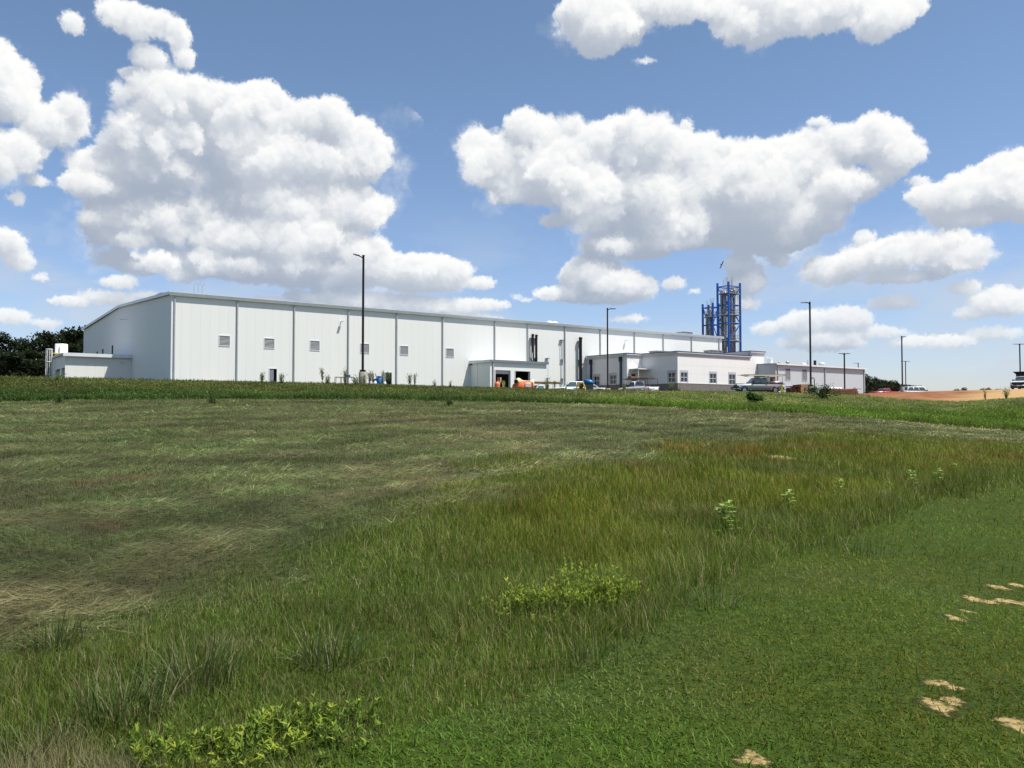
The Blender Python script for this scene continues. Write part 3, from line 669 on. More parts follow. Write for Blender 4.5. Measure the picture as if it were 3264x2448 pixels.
def shrub(label, p, r, h, stems, gold, group):
    t = thing('leafy_shrub', label, 'shrub', p, 0, group)
    S = np.concatenate([rng.normal(0, r*.62, (stems, 2)), np.full((stems, 1), -.01)], 1); az = rng.uniform(0, 6.28, stems); hh = np.clip(h*rng.uniform(.45, 1.05, stems)*(1-.30*(np.hypot(S[:,0],S[:,1])/r)**2)*(1+.9*fbm(S[:,0]+p[0], S[:,1]+p[1], .22, 5, 2)), h*.3, h*1.3)
    m = 15; idx = np.repeat(np.arange(stems), m); f = np.tile(np.linspace(.15, 1., m), stems) ** .7
    P = S[idx] + np.stack([np.cos(az[idx])*f*hh[idx]*.22, np.sin(az[idx])*f*hh[idx]*.22, f*hh[idx]*.96], 1); n = len(P)
    top = sstep(.45, 1., f + rng.normal(0, .15, n)) * (rng.random(stems) < gold)[idx] * rng.uniform(.4, 1, n)
    col = pick(n, [(.13,.20,.03),(.17,.25,.035),(.09,.15,.02)])*(1-top)[:, None] + pick(n, [(.36,.42,.04),(.28,.36,.035),(.46,.47,.07),(.20,.29,.03)])*top[:, None]
    strips('foliage', P, rng.uniform(0, 6.28, n), rng.uniform(.35, 1.25, n), rng.uniform(.022, .042, n), rng.uniform(.008, .013, n), .5, col*rng.uniform(.8, 1.15, (n, 1)), t, leaf=True)
for label, px, py, r, h, st, gold in (
  ('bright yellow green shrub, widest of the patch in the middle of the foreground', 1830, 1935, .27, .34, 170, .95),
  ('yellow leaved shrub on the right end of the middle foreground patch', 1945, 1925, .2, .30, 100, .95),
  ('sparser yellow green shrub on the left end of the middle foreground patch', 1640, 1975, .24, .25, 90, .8),
  ('low yellow flecked shrub between the two ends of the middle patch', 1735, 1950, .24, .26, 90, .85)):
    shrub(label, on_ground(px, py), r, h, st, gold, 'yellow leaved shrubs in the middle of the foreground')
for label, px, py, r, h, st, gold in (
  ('yellow tipped leafy shrub at the bottom edge of the photo, left of centre', 790, 2420, .30, .12, 130, .7),
  ('mostly green leafy shrub left of the yellow tipped one at the bottom edge', 570, 2440, .28, .11, 90, .45),
  ('dark green leafy shrub right of the yellow tipped one near the bottom edge', 985, 2330, .26, .11, 90, .3)):
    shrub(label, on_ground(px, py), r, h, st, gold, 'leafy shrubs along the bottom edge')
def sapling(label, px, py, top):
    p = on_ground(px, py); h = (py - top) / FPX * p.y * 1.25
    t = thing('sapling', label, 'sapling', p, rng.uniform(0, 6), 'pale leaved saplings in the tall grass')
    strips('stem', np.array([[0, 0, -.02]]), 0., .06, h, .008, .1, np.array([[.09,.10,.03]]), t, segs=3)
    nn = 46; f = rng.uniform(.15, 1., nn); a = rng.uniform(0, 6.28, nn); q = h*.46*(1.1-f*.75)*rng.uniform(.3, 1, nn)
    C = np.stack([q*np.cos(a), q*np.sin(a), f*h], 1); k = 5; P = np.repeat(C, k, 0); n = len(P)
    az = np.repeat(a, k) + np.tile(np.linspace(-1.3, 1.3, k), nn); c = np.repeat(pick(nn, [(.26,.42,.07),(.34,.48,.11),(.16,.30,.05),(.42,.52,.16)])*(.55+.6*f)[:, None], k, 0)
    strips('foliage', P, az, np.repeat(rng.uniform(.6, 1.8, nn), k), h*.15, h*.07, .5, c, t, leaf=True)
for a in (('tall bushy sapling with pale lobed leaves in front of the others', 2313, 1707, 1622), ('slender sapling right of the tall bushy one', 2514, 1637, 1580),
  ('sapling with drooping pale tips, third from the left', 2676, 1585, 1540), ('small low sapling under the drooping ones', 2812, 1600, 1572), ('little sapling just above the small low one', 2832, 1560, 1536),
  ('wide pale topped sapling left of the farthest', 2905, 1556, 1512), ('upright sapling near the right edge of the tall grass', 2992, 1545, 1505), ('farthest faint sapling by the lawn edge', 3046, 1520, 1488),
  ('tiny sapling low in the grass between the bushy and slender ones', 2452, 1705, 1680)): sapling(*a)
# feathery weeds standing on the crest
def feather(label, px, py, top, spread=1., bushy=.5, D=None, cols=None, group='feathery weeds along the crest'):
    a, _ = ray(px, py)
    if D is None: D = float(np.interp(a, US, DC)) - 1.5
    x = a*D; z = hz(x, D); h = at(px, top, D).z - z
    t = thing('feathery_weed', label, 'weed', (x, D, z), 0, group)
    st = max(2, int(5*spread)); az = rng.uniform(0, 6.28, st); ln = rng.uniform(0, .22, st)*spread
    for q in range(st): strips('stem', rot_pts(1, .08*spread, -.05, 0), az[q:q+1], ln[q:q+1], h*rng.uniform(.75, 1., 1), .035, .1, np.array([[.04,.06,.02]]), t, segs=3)
    m = int(260*spread*max(.4, h)); idx = rng.integers(0, st, m); f = rng.uniform(.1 if bushy > .6 else .3, 1., m)
    P = np.stack([np.cos(az[idx])*np.sin(ln[idx])*f*h, np.sin(az[idx])*np.sin(ln[idx])*f*h, f*h*.95], 1); P += rng.normal(0, .07*spread, (m, 3))*(.4+f)[:, None]
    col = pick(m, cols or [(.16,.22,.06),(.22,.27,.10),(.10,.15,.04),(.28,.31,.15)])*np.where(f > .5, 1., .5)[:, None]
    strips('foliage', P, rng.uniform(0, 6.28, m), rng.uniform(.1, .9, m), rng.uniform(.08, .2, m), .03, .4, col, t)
for a in (('yellowish feathery weed below the white annex on the far left', 187, 1235, 1200, 1.5, .8), ('feathery weed left of the open grey door', 836, 1222, 1191, 1., .4), ('yellow green weed right of the open grey door', 897, 1222, 1196, 1.2, .6),
  ('tall pale plumed weed left of the dark leafy one by the metal bench', 1028, 1225, 1175, .7, .3), ('dark branching weed just right of the pale plumed one', 1043, 1228, 1198, 1.2, .8), ('thick grey green weed in front of the metal bench', 1100, 1228, 1180, 1.1, .8),
  ('round low bush between the metal bench and the light pole base', 1135, 1219, 1205, 1.6, .9), ('slim weed in front of the concrete pole base', 1161, 1226, 1196, .6, .4), ('pale branching weed just right of the concrete pole base', 1178, 1228, 1186, 1., .4),
  ('dark upright weed in front of the blue box', 1217, 1228, 1185, .5, .9), ('yellow green weed covering the second open door', 1236, 1227, 1188, .8, .8), ('thin weed between the pole base and the blue box', 1189, 1228, 1192, .4, .6),
  ('pale two plumed weed right of the second open door', 1306, 1229, 1196, .9, .3), ('taller pale weed beside the two plumed one', 1322, 1231, 1194, .7, .5), ('small weed below the last louvre', 1385, 1224, 1216, .8, .9), ('small bright weed below the left gap of the wall', 1435, 1226, 1218, .8, .9),
  ('broad leafed weed left of the silver sport vehicle', 1745, 1234, 1211, 1.5, .9), ('thin weed between the leafy weed and the silver vehicle', 1768, 1234, 1214, .5, .3), ('green weed at the far end of the white pickup', 1990, 1250, 1226, 1.2, .9),
  ('wispy green weed in front of the office corner', 2141, 1262, 1222, 1.3, .6), ('small dark weed in front of the stone base of the office', 2165, 1258, 1238, 1., .9), ('thin weed in front of the lumber stack', 2566, 1256, 1233, .5, .5),
  ('weed at the edge of the tan dirt track near the right edge', 3208, 1262, 1236, 1.4, .8), ('small weed on the dirt edge left of the larger one', 3140, 1262, 1245, .8, .8)):
    feather(*a)
for a in (('dark leafy weed on the mown field below the side annex', 187, 1303, 1270, 1.6, .9, 39.), ('green heap of cut stalks below the first louvre', 676, 1290, 1272, 1.6, .95, 38.), ('dark heap of cut stalks at the far field edge below the last louvre', 1432, 1296, 1278, 1.4, .95, 39.)):
    feather(a[0], a[1], a[2], a[3], a[4], a[5], a[6], [(.05,.09,.03),(.08,.13,.04),(.035,.06,.02)], 'dark weeds on the far edge of the mown field')
# dark vine covered bush, and a paler one, on the bank to the right
def bush(label, px, py, w, h, D, cols):
    p = at(px, py, D); z = hz(p.x, D); t = thing('bank_bush', label, 'bush', (p.x, D, z - .05))
    n = 1500; c = rng.normal(0, 1, (9, 3)) * np.array([w*.40, w*.22, h*.20]) + np.array([0, 0, h*.5]); c[:, 2] += -c[:, 0]/w*h*.5
    P = c[rng.integers(0, 9, n)] + rng.normal(0, 1, (n, 3))*np.array([w*.13, w*.13, h*.17]); P[:, 2] = np.abs(P[:, 2])
    k = .6 + .6*np.clip(P[:, 2]/h, 0, 1)
    strips('foliage', P, rng.uniform(0, 6.28, n), rng.uniform(.5, 1.6, n), .14, .12, .6, pick(n, cols)*k[:, None]**.0, t, leaf=True)
    mb = MB()
    for q in c[:6]: mb.tube([(0, 0, 0), tuple(Vector(q)*.5), tuple(q)], .03, 5, .012)
    mb.build('stem', M['bark'], t)
bush('dark green vine bush leaning right below the timber stack', 2632, 1285, 2.1, 1.15, 74., [(.022,.065,.018),(.04,.10,.03),(.015,.045,.012)])
bush('small blue green bush on the bank below the silver and black pickup', 2402, 1290, .9, .8, 62., [(.05,.13,.04),(.08,.17,.06),(.03,.08,.02)])
# ---------------------------------------------------------------- trees far behind
def tree_parts(h, w, seed, leaves=1500, pine=False):
    r = np.random.default_rng(seed); mb = MB(); mb.tube([(0, 0, -.5), (r.normal(0, .15), r.normal(0, .15), h*.35), (r.normal(0, .3), 0, h*.8)], h*.022, 7, h*.006)
    nb = 16; C = []
    for i in range(nb):
        f = .28 + .68*i/nb; a = r.uniform(0, 6.28); q = w*.5*(1.05-f if pine else math.sin(math.pi*min(1, (f-.12)/.95))**.6)*r.uniform(.45, 1.)
        e = Vector((q*math.cos(a), q*math.sin(a), h*min(.97, f+.08))); mb.tube([(0, 0, h*(f-.1)), tuple(e*.6 + Vector((0, 0, h*f*.35))), tuple(e)], h*.008, 5, h*.002); C.append(e)
    C = np.array([tuple(c) for c in C]); C = np.concatenate([C, C*[.5, .5, 1.]+[0, 0, h*.03], [[0, 0, h*.93]]])
    n = leaves; k = r.integers(0, len(C), n); rad = w*(.10 if pine else .15)*r.uniform(.7, 1.3, len(C))
    d = r.normal(0, 1, (n, 3)); d /= np.linalg.norm(d, axis=1)[:, None]; P = C[k] + d*(rad[k]*r.uniform(.45, 1.05, n)**.6)[:, None]*[1, 1, .75]
    return mb, P
def make_tree(label, h, w, seed, cols, leaves=1500, lsz=.55, pine=False, group=None):
    t = thing('pine_tree' if pine else 'broadleaf_tree', label, 'tree', (0, 0, 0), 0, group); mb, P = tree_parts(h, w, seed, leaves, pine); mb.build('trunk', M['bark'], t)
    n = len(P); strips('crown', P, rng.uniform(0, 6.28, n), rng.uniform(.3, 1.8, n), lsz*rng.uniform(.6, 1.3, n), lsz*rng.uniform(.5, .9, n), .7, pick(n, cols)*rng.uniform(.75, 1.15, (n, 1)), t, leaf=True, material=CROWN)
    return t
CROWN = leaf_mat('tree_leaf', .12, .7)
DK = [(.016,.030,.014),(.022,.040,.018),(.012,.022,.012),(.028,.045,.018)]
protos = [make_tree('x', 15, 11, 3, DK, 2600, .7), make_tree('x', 15, 9, 5, DK, 2400, .65), make_tree('x', 15, 7.5, 8, DK, 2200, .6)]
left = [  # picture x of trunk, top y, distance, kind, own description
 (-70,1080,150,0,'dark tree half out of the photo at the left edge'),(8,1062,152,1,'tall dark tree rising at the left edge'),(45,1082,158,0,'rounded dark tree second in from the left edge'),(82,1092,150,2,'low dark tree in the dip of the wood'),
 (112,1085,160,1,'dark tree above the caged ladder'),(140,1062,170,0,'dense dark tree left of the white tank'),(165,1058,166,2,'dark tree with a pointed top behind the white tank'),(196,1070,175,1,'dark tree in the gap right of the white tank'),
 (216,1055,168,0,'dark tree with a ragged top midway between tank and gable'),(242,1050,172,2,'tall thin dark tree next to the gable end'),(262,1045,165,1,'tallest dark tree, touching the far corner of the gable'),
 (25,1120,140,2,'low dark undergrowth tree at the foot of the left wood'),(95,1118,142,1,'low dark bushy tree left of the caged ladder'),(60,1125,138,0,'low wide dark tree in front of the left wood'),(128,1125,145,0,'low dark tree right beside the caged ladder'),(236,1100,158,1,'dark tree low against the gable wall')]
def plant_trees(lst, group, gz=None):
    for i, (px, top, D, k, label) in enumerate(lst):
        a, _ = ray(px, top); x = a*D; z = hz(x, D) if gz is None else gz; h = at(px, top, D).z - z; src = protos[k]
        o = dup(src, (x, D, z), rng.uniform(0, 6.28), label, h/15.*.95); o['group'] = group
        w = rng.uniform(.9, 1.25) * max(1, 9/h*1.0 if h < 9 else 1); o.scale = (o.scale[0]*w, o.scale[1]*w, o.scale[2])
plant_trees(left, 'dark wood on the left behind the warehouse')
right = [(2762,1196,240,0,'dark tree touching the corner of the ribbed metal building'),(2776,1203,245,1,'second tree of the sloping treeline from the metal building'),(2790,1205,250,2,'pointed tree above the bonnet of the red pickup'),(2803,1211,250,0,'rounded tree over the windscreen of the red pickup'),
 (2816,1212,255,1,'tree directly above the roof of the red pickup'),(2829,1218,258,0,'tree above the rear of the red pickup'),(2842,1214,262,1,'ragged tree right of the red pickup'),(2852,1219,262,2,'thin tree left of the concrete pole base'),(2862,1222,266,0,'low tree behind the pole base beside the van'),(2875,1226,268,1,'low tree right behind the twin headed pole'),(2888,1228,270,0,'low tree above the rear doors of the white van'),(2902,1231,275,1,'last low tree of the treeline over the van roof')]
plant_trees(right, 'treeline sloping down behind the red pickup', 3.4)
plant_trees([(3052,1242,400,0,'tiny far tree left of the taller one on the dirt horizon'),(3072,1237,400,1,'far round treetop just over the dirt horizon'),(3133,1240,420,0,'small far treetop on the dirt horizon'),(3148,1236,420,2,'far treetop nearest the white dump truck'),(3180,1241,430,1,'lowest far treetop in the gap before the dump truck')], 'distant treetops over the dirt', 2.5)
for p in protos:
    for c in list(p.children): bpy.data.objects.remove(c)
    bpy.data.objects.remove(p)
# ---------------------------------------------------------------- warehouse
FL = EYE + 3.1                                    # floor level of the yard in front of the long wall
def wl(px, py=1200, w=0.): return on_wall(px, py, w)
def grp(name, parent, loc=(0, 0, 0)):
    o = bpy.data.objects.new(name, None); o.empty_display_size = .3; o.location = loc; return link(o, parent)
wh = thing('warehouse', 'long white metal panel warehouse with downspouts and louvred vents', 'warehouse', (C0.x, C0.y, 0), ROT)
EAVE = on_wall(543, 936, 0)[1]; LEN = wl(2300, 1080)[0]; WID = on_end(267, 1050, 0)[0]; RIDGE = at(385, 979, C0.y + NX.y * WID/2).z
louv = [(715.5,1086.5),(858.5,1094.5),(1003.5,1101.5),(1162.5,1110.5),(1288,1117),(1434,1124.5)]
LH = []
for px, py in louv:
    s, z = wl(px, py); LH.append((s-.60, s+.60, z-.58, z+.58))
dA = (wl(858.5)[0], wl(882)[0], FL-.4, wl(870, 1175.5)[1]); dB = (wl(1229)[0], wl(1248.5)[0], FL-.4, wl(1240, 1187.5)[1])
BOT = FL - 1.2
m = MB(); holed(m, 0, LEN, BOT, EAVE, LH + [dA, dB], 0, .22); m.build('front_wall', M['panel'], wh)
def gable(mb, s, holes=()):
    y1, y2 = WID/2, WID
    mb.add([(s,0,BOT),(s,0,EAVE),(s,y1,RIDGE),(s,y2,EAVE),(s,y2,BOT)], [(0,1,2,3,4)])
for s in (0, LEN): m = MB(); gable(m, s); m.build('gable_wall', M['panel_y'], wh)
m = MB(); m.quad((0,WID,BOT),(LEN,WID,BOT),(LEN,WID,EAVE),(0,WID,EAVE)); m.build('rear_wall', M['panel'], wh)
ov = .28; dr = (RIDGE-EAVE)/(WID/2)
m = MB(); zt = EAVE + .12
m.prism([(0, 0)]*0 or [(0, 0), (1, 0), (1, 1)], 0, 0) if False else None
m.hexa([(-ov,-ov,zt),(LEN+ov,-ov,zt),(LEN+ov,WID/2,RIDGE+.12),(-ov,WID/2,RIDGE+.12)], [(-ov,-ov,zt+.1),(LEN+ov,-ov,zt+.1),(LEN+ov,WID/2,RIDGE+.22),(-ov,WID/2,RIDGE+.22)])
m.hexa([(-ov,WID/2,RIDGE+.12),(LEN+ov,WID/2,RIDGE+.12),(LEN+ov,WID+ov,zt),(-ov,WID+ov,zt)], [(-ov,WID/2,RIDGE+.22),(LEN+ov,WID/2,RIDGE+.22),(LEN+ov,WID+ov,zt+.1),(-ov,WID+ov,zt+.1)])
m.build('roof', M['roof'], wh)
for s in (-ov-.03, LEN+ov):                        # rake trim along both gables
    m = MB()
    for a, b, c, d in ((-ov, zt, WID/2, RIDGE+.12), (WID/2, RIDGE+.12, WID+ov, zt)):
        m.hexa([(s,a,b-.22),(s+.03,a,b-.22),(s+.03,c,d-.22),(s,c,d-.22)], [(s,a,b+.12),(s+.03,a,b+.12),(s+.03,c,d+.12),(s,c,d+.12)])
    m.build('rake_trim', M['trim'], wh)
m = MB(); m.hexa([(-ov,-.30,EAVE-.20),(LEN+ov,-.30,EAVE-.20),(LEN+ov,-.03,EAVE-.20),(-ov,-.03,EAVE-.20)], [(-ov,-.42,EAVE+.16),(LEN+ov,-.42,EAVE+.16),(LEN+ov,-.03,EAVE+.115),(-ov,-.03,EAVE+.115)])
m.build('gutter', M['gutter'], wh)
for px in (553.5,754,936,1109,1263,1410,1576,1681,1800,1913,2022,2114,2204,2292):
    s = wl(px)[0]
    if LEN - s < .1: s = LEN - .35
    MB().box(s-.065, s+.065, -.17, -.02, BOT, EAVE-.2).build('downspout', M['downspout'], wh)
for px in (543.5,): MB().box(-.03, .34, -.03, -.002, BOT, EAVE-.2).build('corner_trim', M['trim'], wh)
MB().box(LEN-.34, LEN+.03, -.03, -.002, BOT, EAVE-.2).build('corner_trim', M['trim'], wh)
for i, (a, b, c, d) in enumerate(LH):
    f = MB(); 
    for q in ((a-.05,b+.05,d,d+.06),(a-.05,b+.05,c-.06,c),(a-.05,a,c,d),(b,b+.05,c,d)): f.box(q[0], q[1], -.05, .02, q[2], q[3])
    f = f.build('louvre', M['trim'], wh)
    k = MB(); nb = 8
    for j in range(nb):
        z = c + (d-c)*(j+.5)/nb; k.hexa([(a,-.03,z-.035),(b,-.03,z-.035),(b,-.01,z-.05),(a,-.01,z-.05)], [(a,.03,z+.035),(b,.03,z+.035),(b,.05,z+.02),(a,.05,z+.02)])
    k.build('blade', M['slat'], f); MB().box(a, b, .19, .21, c, d).build('backing', M['dark'], f)  # near-black sheet paints the shade in the slits between blades
def open_door(hole, swing, name='door'):
    a, b, c, d = hole; f = MB()
    f.box(a-.07, a, -.04, .10, c, d+.07); f.box(b, b+.07, -.04, .10, c, d+.07); f.box(a, b, -.04, .10, d, d+.07)
    f = f.build(name, M['trim'], wh); w = (b-a)*.97
    if swing: l = MB().hexa([(a,.0,c),(a+.05,.0,c),(a+.05-w*.75,-w*.62,c),(a-w*.75,-w*.66,c)], [(a,.0,d-.03),(a+.05,.0,d-.03),(a+.05-w*.75,-w*.62,d-.03),(a-w*.75,-w*.66,d-.03)])
    else: l = MB().box(a+.02, a+w*.62, .02, .07, c, d-.03)
    l = l.build('door_leaf', M['grey'], f)
    MB().box(a+w*.52 if not swing else a-w*.6, a+w*.56 if not swing else a-w*.55, -.04 if not swing else -w*.66, .02 if not swing else -w*.55, c+1.3, c+1.36).build('handle', M['chrome'], f)
open_door(dA, False); open_door(dB, True)
MB().box(1, LEN-1, 1.2, 1.3, BOT, EAVE-2).build('shade_sheet', M['dark'], wh)  # added near-black sheet paints the shade inside the doorways
def wall_light(parent, s, z, y=0., big=1.):
    l = MB(); l.box(s-.05, s+.05, y-.30, y, z-.02, z+.03); l.box(s-.16*big, s+.16*big, y-.60, y-.26, z-.04, z+.05); l.build('wall_light', M['frame'], parent)
for px, py in ((1087,1025.5),(1993,1085),(1868,1140)):
    s, z = wl(px, py); wall_light(wh, s, z, 0., 1.)
w_, z_ = on_end(405, 1019, 0); MB().box(-.75, 0, w_-.06, w_+.06, z_-.02, z_+.04).box(-1.0, -.6, w_-.14, w_+.14, z_-.05, z_+.06).build('wall_light', M['frame'], wh)
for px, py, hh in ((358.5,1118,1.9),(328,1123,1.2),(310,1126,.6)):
    w_, z_ = on_end(px, py, 0); MB().box(-.03, -.004, w_-.42, w_+.42, z_-hh*.9, z_+hh*.4).build('gable_shade_panel', M['dark'], wh)  # flat near-black plates paint shaded openings onto the uncut gable
# pipes on the long wall
def wall_pipe(px, top, bot, r, mt, standoff=.35, name='vent_pipe', brackets=(), cap=True):
    s, z1 = wl(px, top); z0 = wl(px, bot)[1]; p = MB(); p.tube([(s, -standoff, z0), (s, -standoff, z1)], r, 10)
    if cap: p.tube([(s, -standoff, z1-.02), (s, -standoff-.1, z1+.25)], r*1.15, 10)
    p = p.build(name, M[mt], wh)
    for b in brackets:
        z = wl(px, b)[1]; q = MB(); q.box(s-.32, s+.32, -standoff-.05, 0, z-.04, z+.03); q.tube([(s+.26, 0, z-.35), (s+.26, -standoff, z)], .02, 5); q.build('bracket', M['wire'], p)
wall_pipe(1692.5, 1071, 1215, .19, 'bronze', .4, brackets=(1078, 1141)); wall_pipe(1704, 1073, 1215, .19, 'bronze', .4, brackets=(1079, 1142))
wall_pipe(1844, 1081, 1240, .26, 'bronze', .45, brackets=(1088, 1148, 1210)); wall_pipe(1788, 1082, 1146, .045, 'wire', .3, 'thin_pipe', (1084,), False)
wall_pipe(1792.5, 1085, 1146, .045, 'wire', .3, 'thin_pipe', cap=False); wall_pipe(1791.5, 1146, 1240, .10, 'gutter', .3, 'white_pipe', (1146, 1207), False)
wall_pipe(1743, 1136, 1235, .05, 'gutter', .3, 'thin_pipe', (1142, 1205), False); wall_pipe(1690, 1131, 1150, .05, 'gutter', .5, 'thin_pipe', (), True)
s, z = wl(1856, 1138); m = MB().box(s-.9, s+.9, -.5, -.42, z-.05, z+.05); m.tube([(s+.8,-.46,z),(s+.7,-.3,z-.9),(s+.2,0,z-1.)], .04, 6); m.build('pipe_support', M['trim'], wh)
# roof furniture
def roof_pt(px, py, w):
    s, _ = on_wall(px, py, w); return s, w, EAVE + .2 + dr*w
def box_unit(parent, px, py, w, sx, sy, sz, name, mt='galv'):
    s, y, z = roof_pt(px, py, w); b = MB().box(s-sx/2, s+sx/2, y-sy/2, y+sy/2, z-.1, z+sz).box(s-sx/2-.06, s+sx/2+.06, y-sy/2-.06, y+sy/2+.06, z+sz, z+sz+.07); b.build(name, M[mt], parent)
s, w = .8, on_end(484, 950, 0)[0]; z = EAVE+.2+dr*w
MB().box(s, s+1.2, w-1.3, w+1.3, z-.1, z+.45).box(s-.05, s+1.25, w-1.4, w+1.4, z+.45, z+.52).build('roof_curb', M['galv'], wh)
m = MB()
for i in range(3): m.tube([(2.6+.45*i, .5, EAVE+.2), (2.6+.45*i, .5, EAVE+1.2), (2.8+.45*i, .5, EAVE+1.6), (3.0+.4*i, .5, EAVE+1.3)], .02, 5)
m.build('roof_hoop', M['wire'], wh)
for dx_ in (0, 1.1):
    s, y, z = roof_pt(1751, 1026, 8); m = MB(); m.lathe([(.3,-.6),(.3,.3),(.55,.45),(.6,.75),(.4,1.0),(.0,1.1)], 14, (s+dx_, y, z)); m.build('roof_ventilator', M['tarp'], wh)
s, y, z = roof_pt(2086, 1050, 4); MB().tube([(s,y,z-.2),(s,y,z+.6)], .06, 6).build('roof_pipe', M['tarp'], wh)
box_unit(wh, 2181, 1060, 10, 2.4, 2.0, 1.15, 'rooftop_unit', 'galv')
# dock annex on the long wall
sI, zI = wl(1499, 1146); tO = None
for k in range(400):                                # how far the annex stands out: where its outer corner meets the picture
    w = -k*.05
    if on_wall(1562, 1146, w)[0] <= sI: tO = w; break
tO = tO or -6.; zA = on_wall(1562, 1150, tO)[1]; sR = on_wall(1742, 1158, tO)[0]
dk = grp('dock_annex', wh); d1 = (on_wall(1579,1200,tO)[0], on_wall(1626.5,1200,tO)[0], BOT, on_wall(1600,1180.5,tO)[1]); d2 = (on_wall(1642.5,1200,tO)[0], on_wall(1689,1200,tO)[0], BOT, on_wall(1660,1183.5,tO)[1])
m = MB(); holed(m, sI, sR, BOT, zA, [d1, d2], tO, .4); m.build('front_wall', M['panel'], dk)
for s in (sI, sR): MB().quad((s,tO,BOT),(s,-.01,BOT),(s,-.01,zA),(s,tO,zA)).build('side_wall', M['panel_y'], dk)
MB().hexa([(sI-.2,tO-.2,zA),(sR+.2,tO-.2,zA),(sR+.2,-.01,zA+.02),(sI-.2,-.01,zA+.02)], [(sI-.2,tO-.2,zA+.1),(sR+.2,tO-.2,zA+.1),(sR+.2,-.01,zA+.25),(sI-.2,-.01,zA+.25)]).build('roof', M['roof'], dk)
MB().hexa([(sI-.2,tO-.25,zA-.18),(sR+.2,tO-.25,zA-.18),(sR+.2,tO-.03,zA-.18),(sI-.2,tO-.03,zA-.18)], [(sI-.2,tO-.38,zA+.15),(sR+.2,tO-.38,zA+.15),(sR+.2,tO-.2,zA+.15),(sI-.2,tO-.2,zA+.15)]).box(sI-.23, sI-.2, tO-.2, -.01, zA-.2, zA+.15).build('gutter', M['gutter'], dk)
MB().box(sI+.38, sI+.55, tO-.18, tO-.01, BOT, zA-.18).build('downspout', M['downspout'], dk)
MB().box(sI-.02, sI+.3, tO-.03, tO-.003, BOT, zA-.18).build('corner_trim', M['trim'], dk)
m = MB(); m.box(d1[0], d1[1], tO+.25, tO+.32, on_wall(1600,1191.5,tO)[1], d1[3]); m.build('roller_shutter', M['cornice'], dk)
for d in (d1, d2):
    m = MB()
    for q in ((d[0]-.12,d[0],d[2],d[3]+.12),(d[1],d[1]+.12,d[2],d[3]+.12),(d[0],d[1],d[3],d[3]+.12)): m.box(q[0], q[1], tO-.04, tO+.02, q[2], q[3])
    m.build('door_frame', M['cornice'], dk)
MB().quad((sI+.1,-.02,BOT),(sR-.1,-.02,BOT),(sR-.1,-.02,zA),(sI+.1,-.02,zA)).box(sI, sR, tO+3, tO+3.05, BOT, zA).build('shade_sheet', M['dark'], dk)  # added near-black sheets stand for the shade within the bays
wd_, zd_ = on_end(1500.5, 1163, sI); MB().box(sI-.4, sI, -.5, -.3, zd_-.05, zd_+.1).build('wall_light', M['rust'], dk)
# low annex on the gable
wF, zF = on_end(419, 1133, 0); sL = on_wall(208, 1131, wF)[0]; wB = on_end(168, 1150, sL)[0]; zT = on_wall(208, 1132, wF)[1]
an = grp('side_annex', wh)
ga = [on_end(x, 1180, sL)[0] for x in (177, 191, 196, 206.5)]
for y, nm in ((wF, 'front_wall'), (wB, 'rear_wall')): MB().quad((sL,y,BOT),(-.01,y,BOT),(-.01,y,zT),(sL,y,zT)).build(nm, M['panel'], an)
zg = on_end(206, 1172, sL)[1]
m = MB()
ys = [wF, ga[3], ga[2], ga[1], ga[0], wB]
for (a, b), c in zip(((ys[0],ys[1]),(ys[2],ys[3]),(ys[4],ys[5])), range(3)): m.quad((sL,a,BOT),(sL,b,BOT),(sL,b,zg),(sL,a,zg))
m.quad((sL,wF,zg),(sL,wB,zg),(sL,wB,zT),(sL,wF,zT))
for a in ga: m.quad((sL,a,BOT),(sL+.6,a,BOT),(sL+.6,a,zg),(sL,a,zg))
m.build('end_wall', M['panel_y'], an)
MB().box(sL-.3, -.01, wF-.3, wB+.3, zT+.02, zT+.30).build('roof', M['roof'], an)
MB().box(sL-.3, -.01, wF-.46, wF-.31, zT-.12, zT+.30).build('gutter', M['gutter'], an)
MB().box(sL+2.5, sL+2.6, wF+.1, wB-.1, BOT, zT).build('shade_sheet', M['dark'], an)  # added near-black sheet, shade of the annex interior as colour
s_, z_ = on_wall(387, 1155, wF); wall_light(an, s_, z_, wF)
# white tank behind the annex, caged ladder at its end
u_, _ = ray(196, 1110); tk = Vector((u_*118., 118.)); p0 = at(196, 1097, 118.)
t = thing('roof_tank', 'white cylindrical tank with an upper rim rising behind the low annex', 'tank', (p0.x, p0.y, FL-.3))
H_ = p0.z-(FL-.3); R_ = .5*37/FPX*118; m = MB(); m.lathe([(0,0),(R_,0),(R_,H_*.78),(R_*.99,H_*.78),(R_*.99,H_),(R_*.9,H_+.02),(0,H_+.05)], 32); m.build('shell', M['trim'], t)
MB().lathe([(R_*1.0,H_*.76),(R_*1.1,H_*.76),(R_*1.1,H_*.79),(R_*1.0,H_*.79)], 32).build('rim_ring', M['galv'], t)
MB().tube([(R_*.2,-R_*1.05,H_*.3),(R_*.2,-R_*1.05,H_*.93)], .06, 6).box(R_*.5,R_*.75,-R_*.99,-R_*.85,H_*.66,H_*.75).build('side_pipe', M['galv'], t)
p0 = at(157, 1113, 112.); gz = FL-.6; H_ = p0.z-gz; r = .5*19/FPX*112
t = thing('caged_ladder', 'pale metal safety cage around a ladder at the left end of the low annex', 'ladder', (p0.x, p0.y, gz), .4)
m = MB()
for k in range(5):
    z = H_*(.0+.25*k) if k else .3
    z = [H_, H_*.72, H_*.44, H_*.27, .5][k]
    m.tube([(r*math.cos(a), r*math.sin(a), z) for a in np.linspace(0, 6.283, 17)], .045, 6)
m.build('hoop', M['trim'], t)
m = MB()
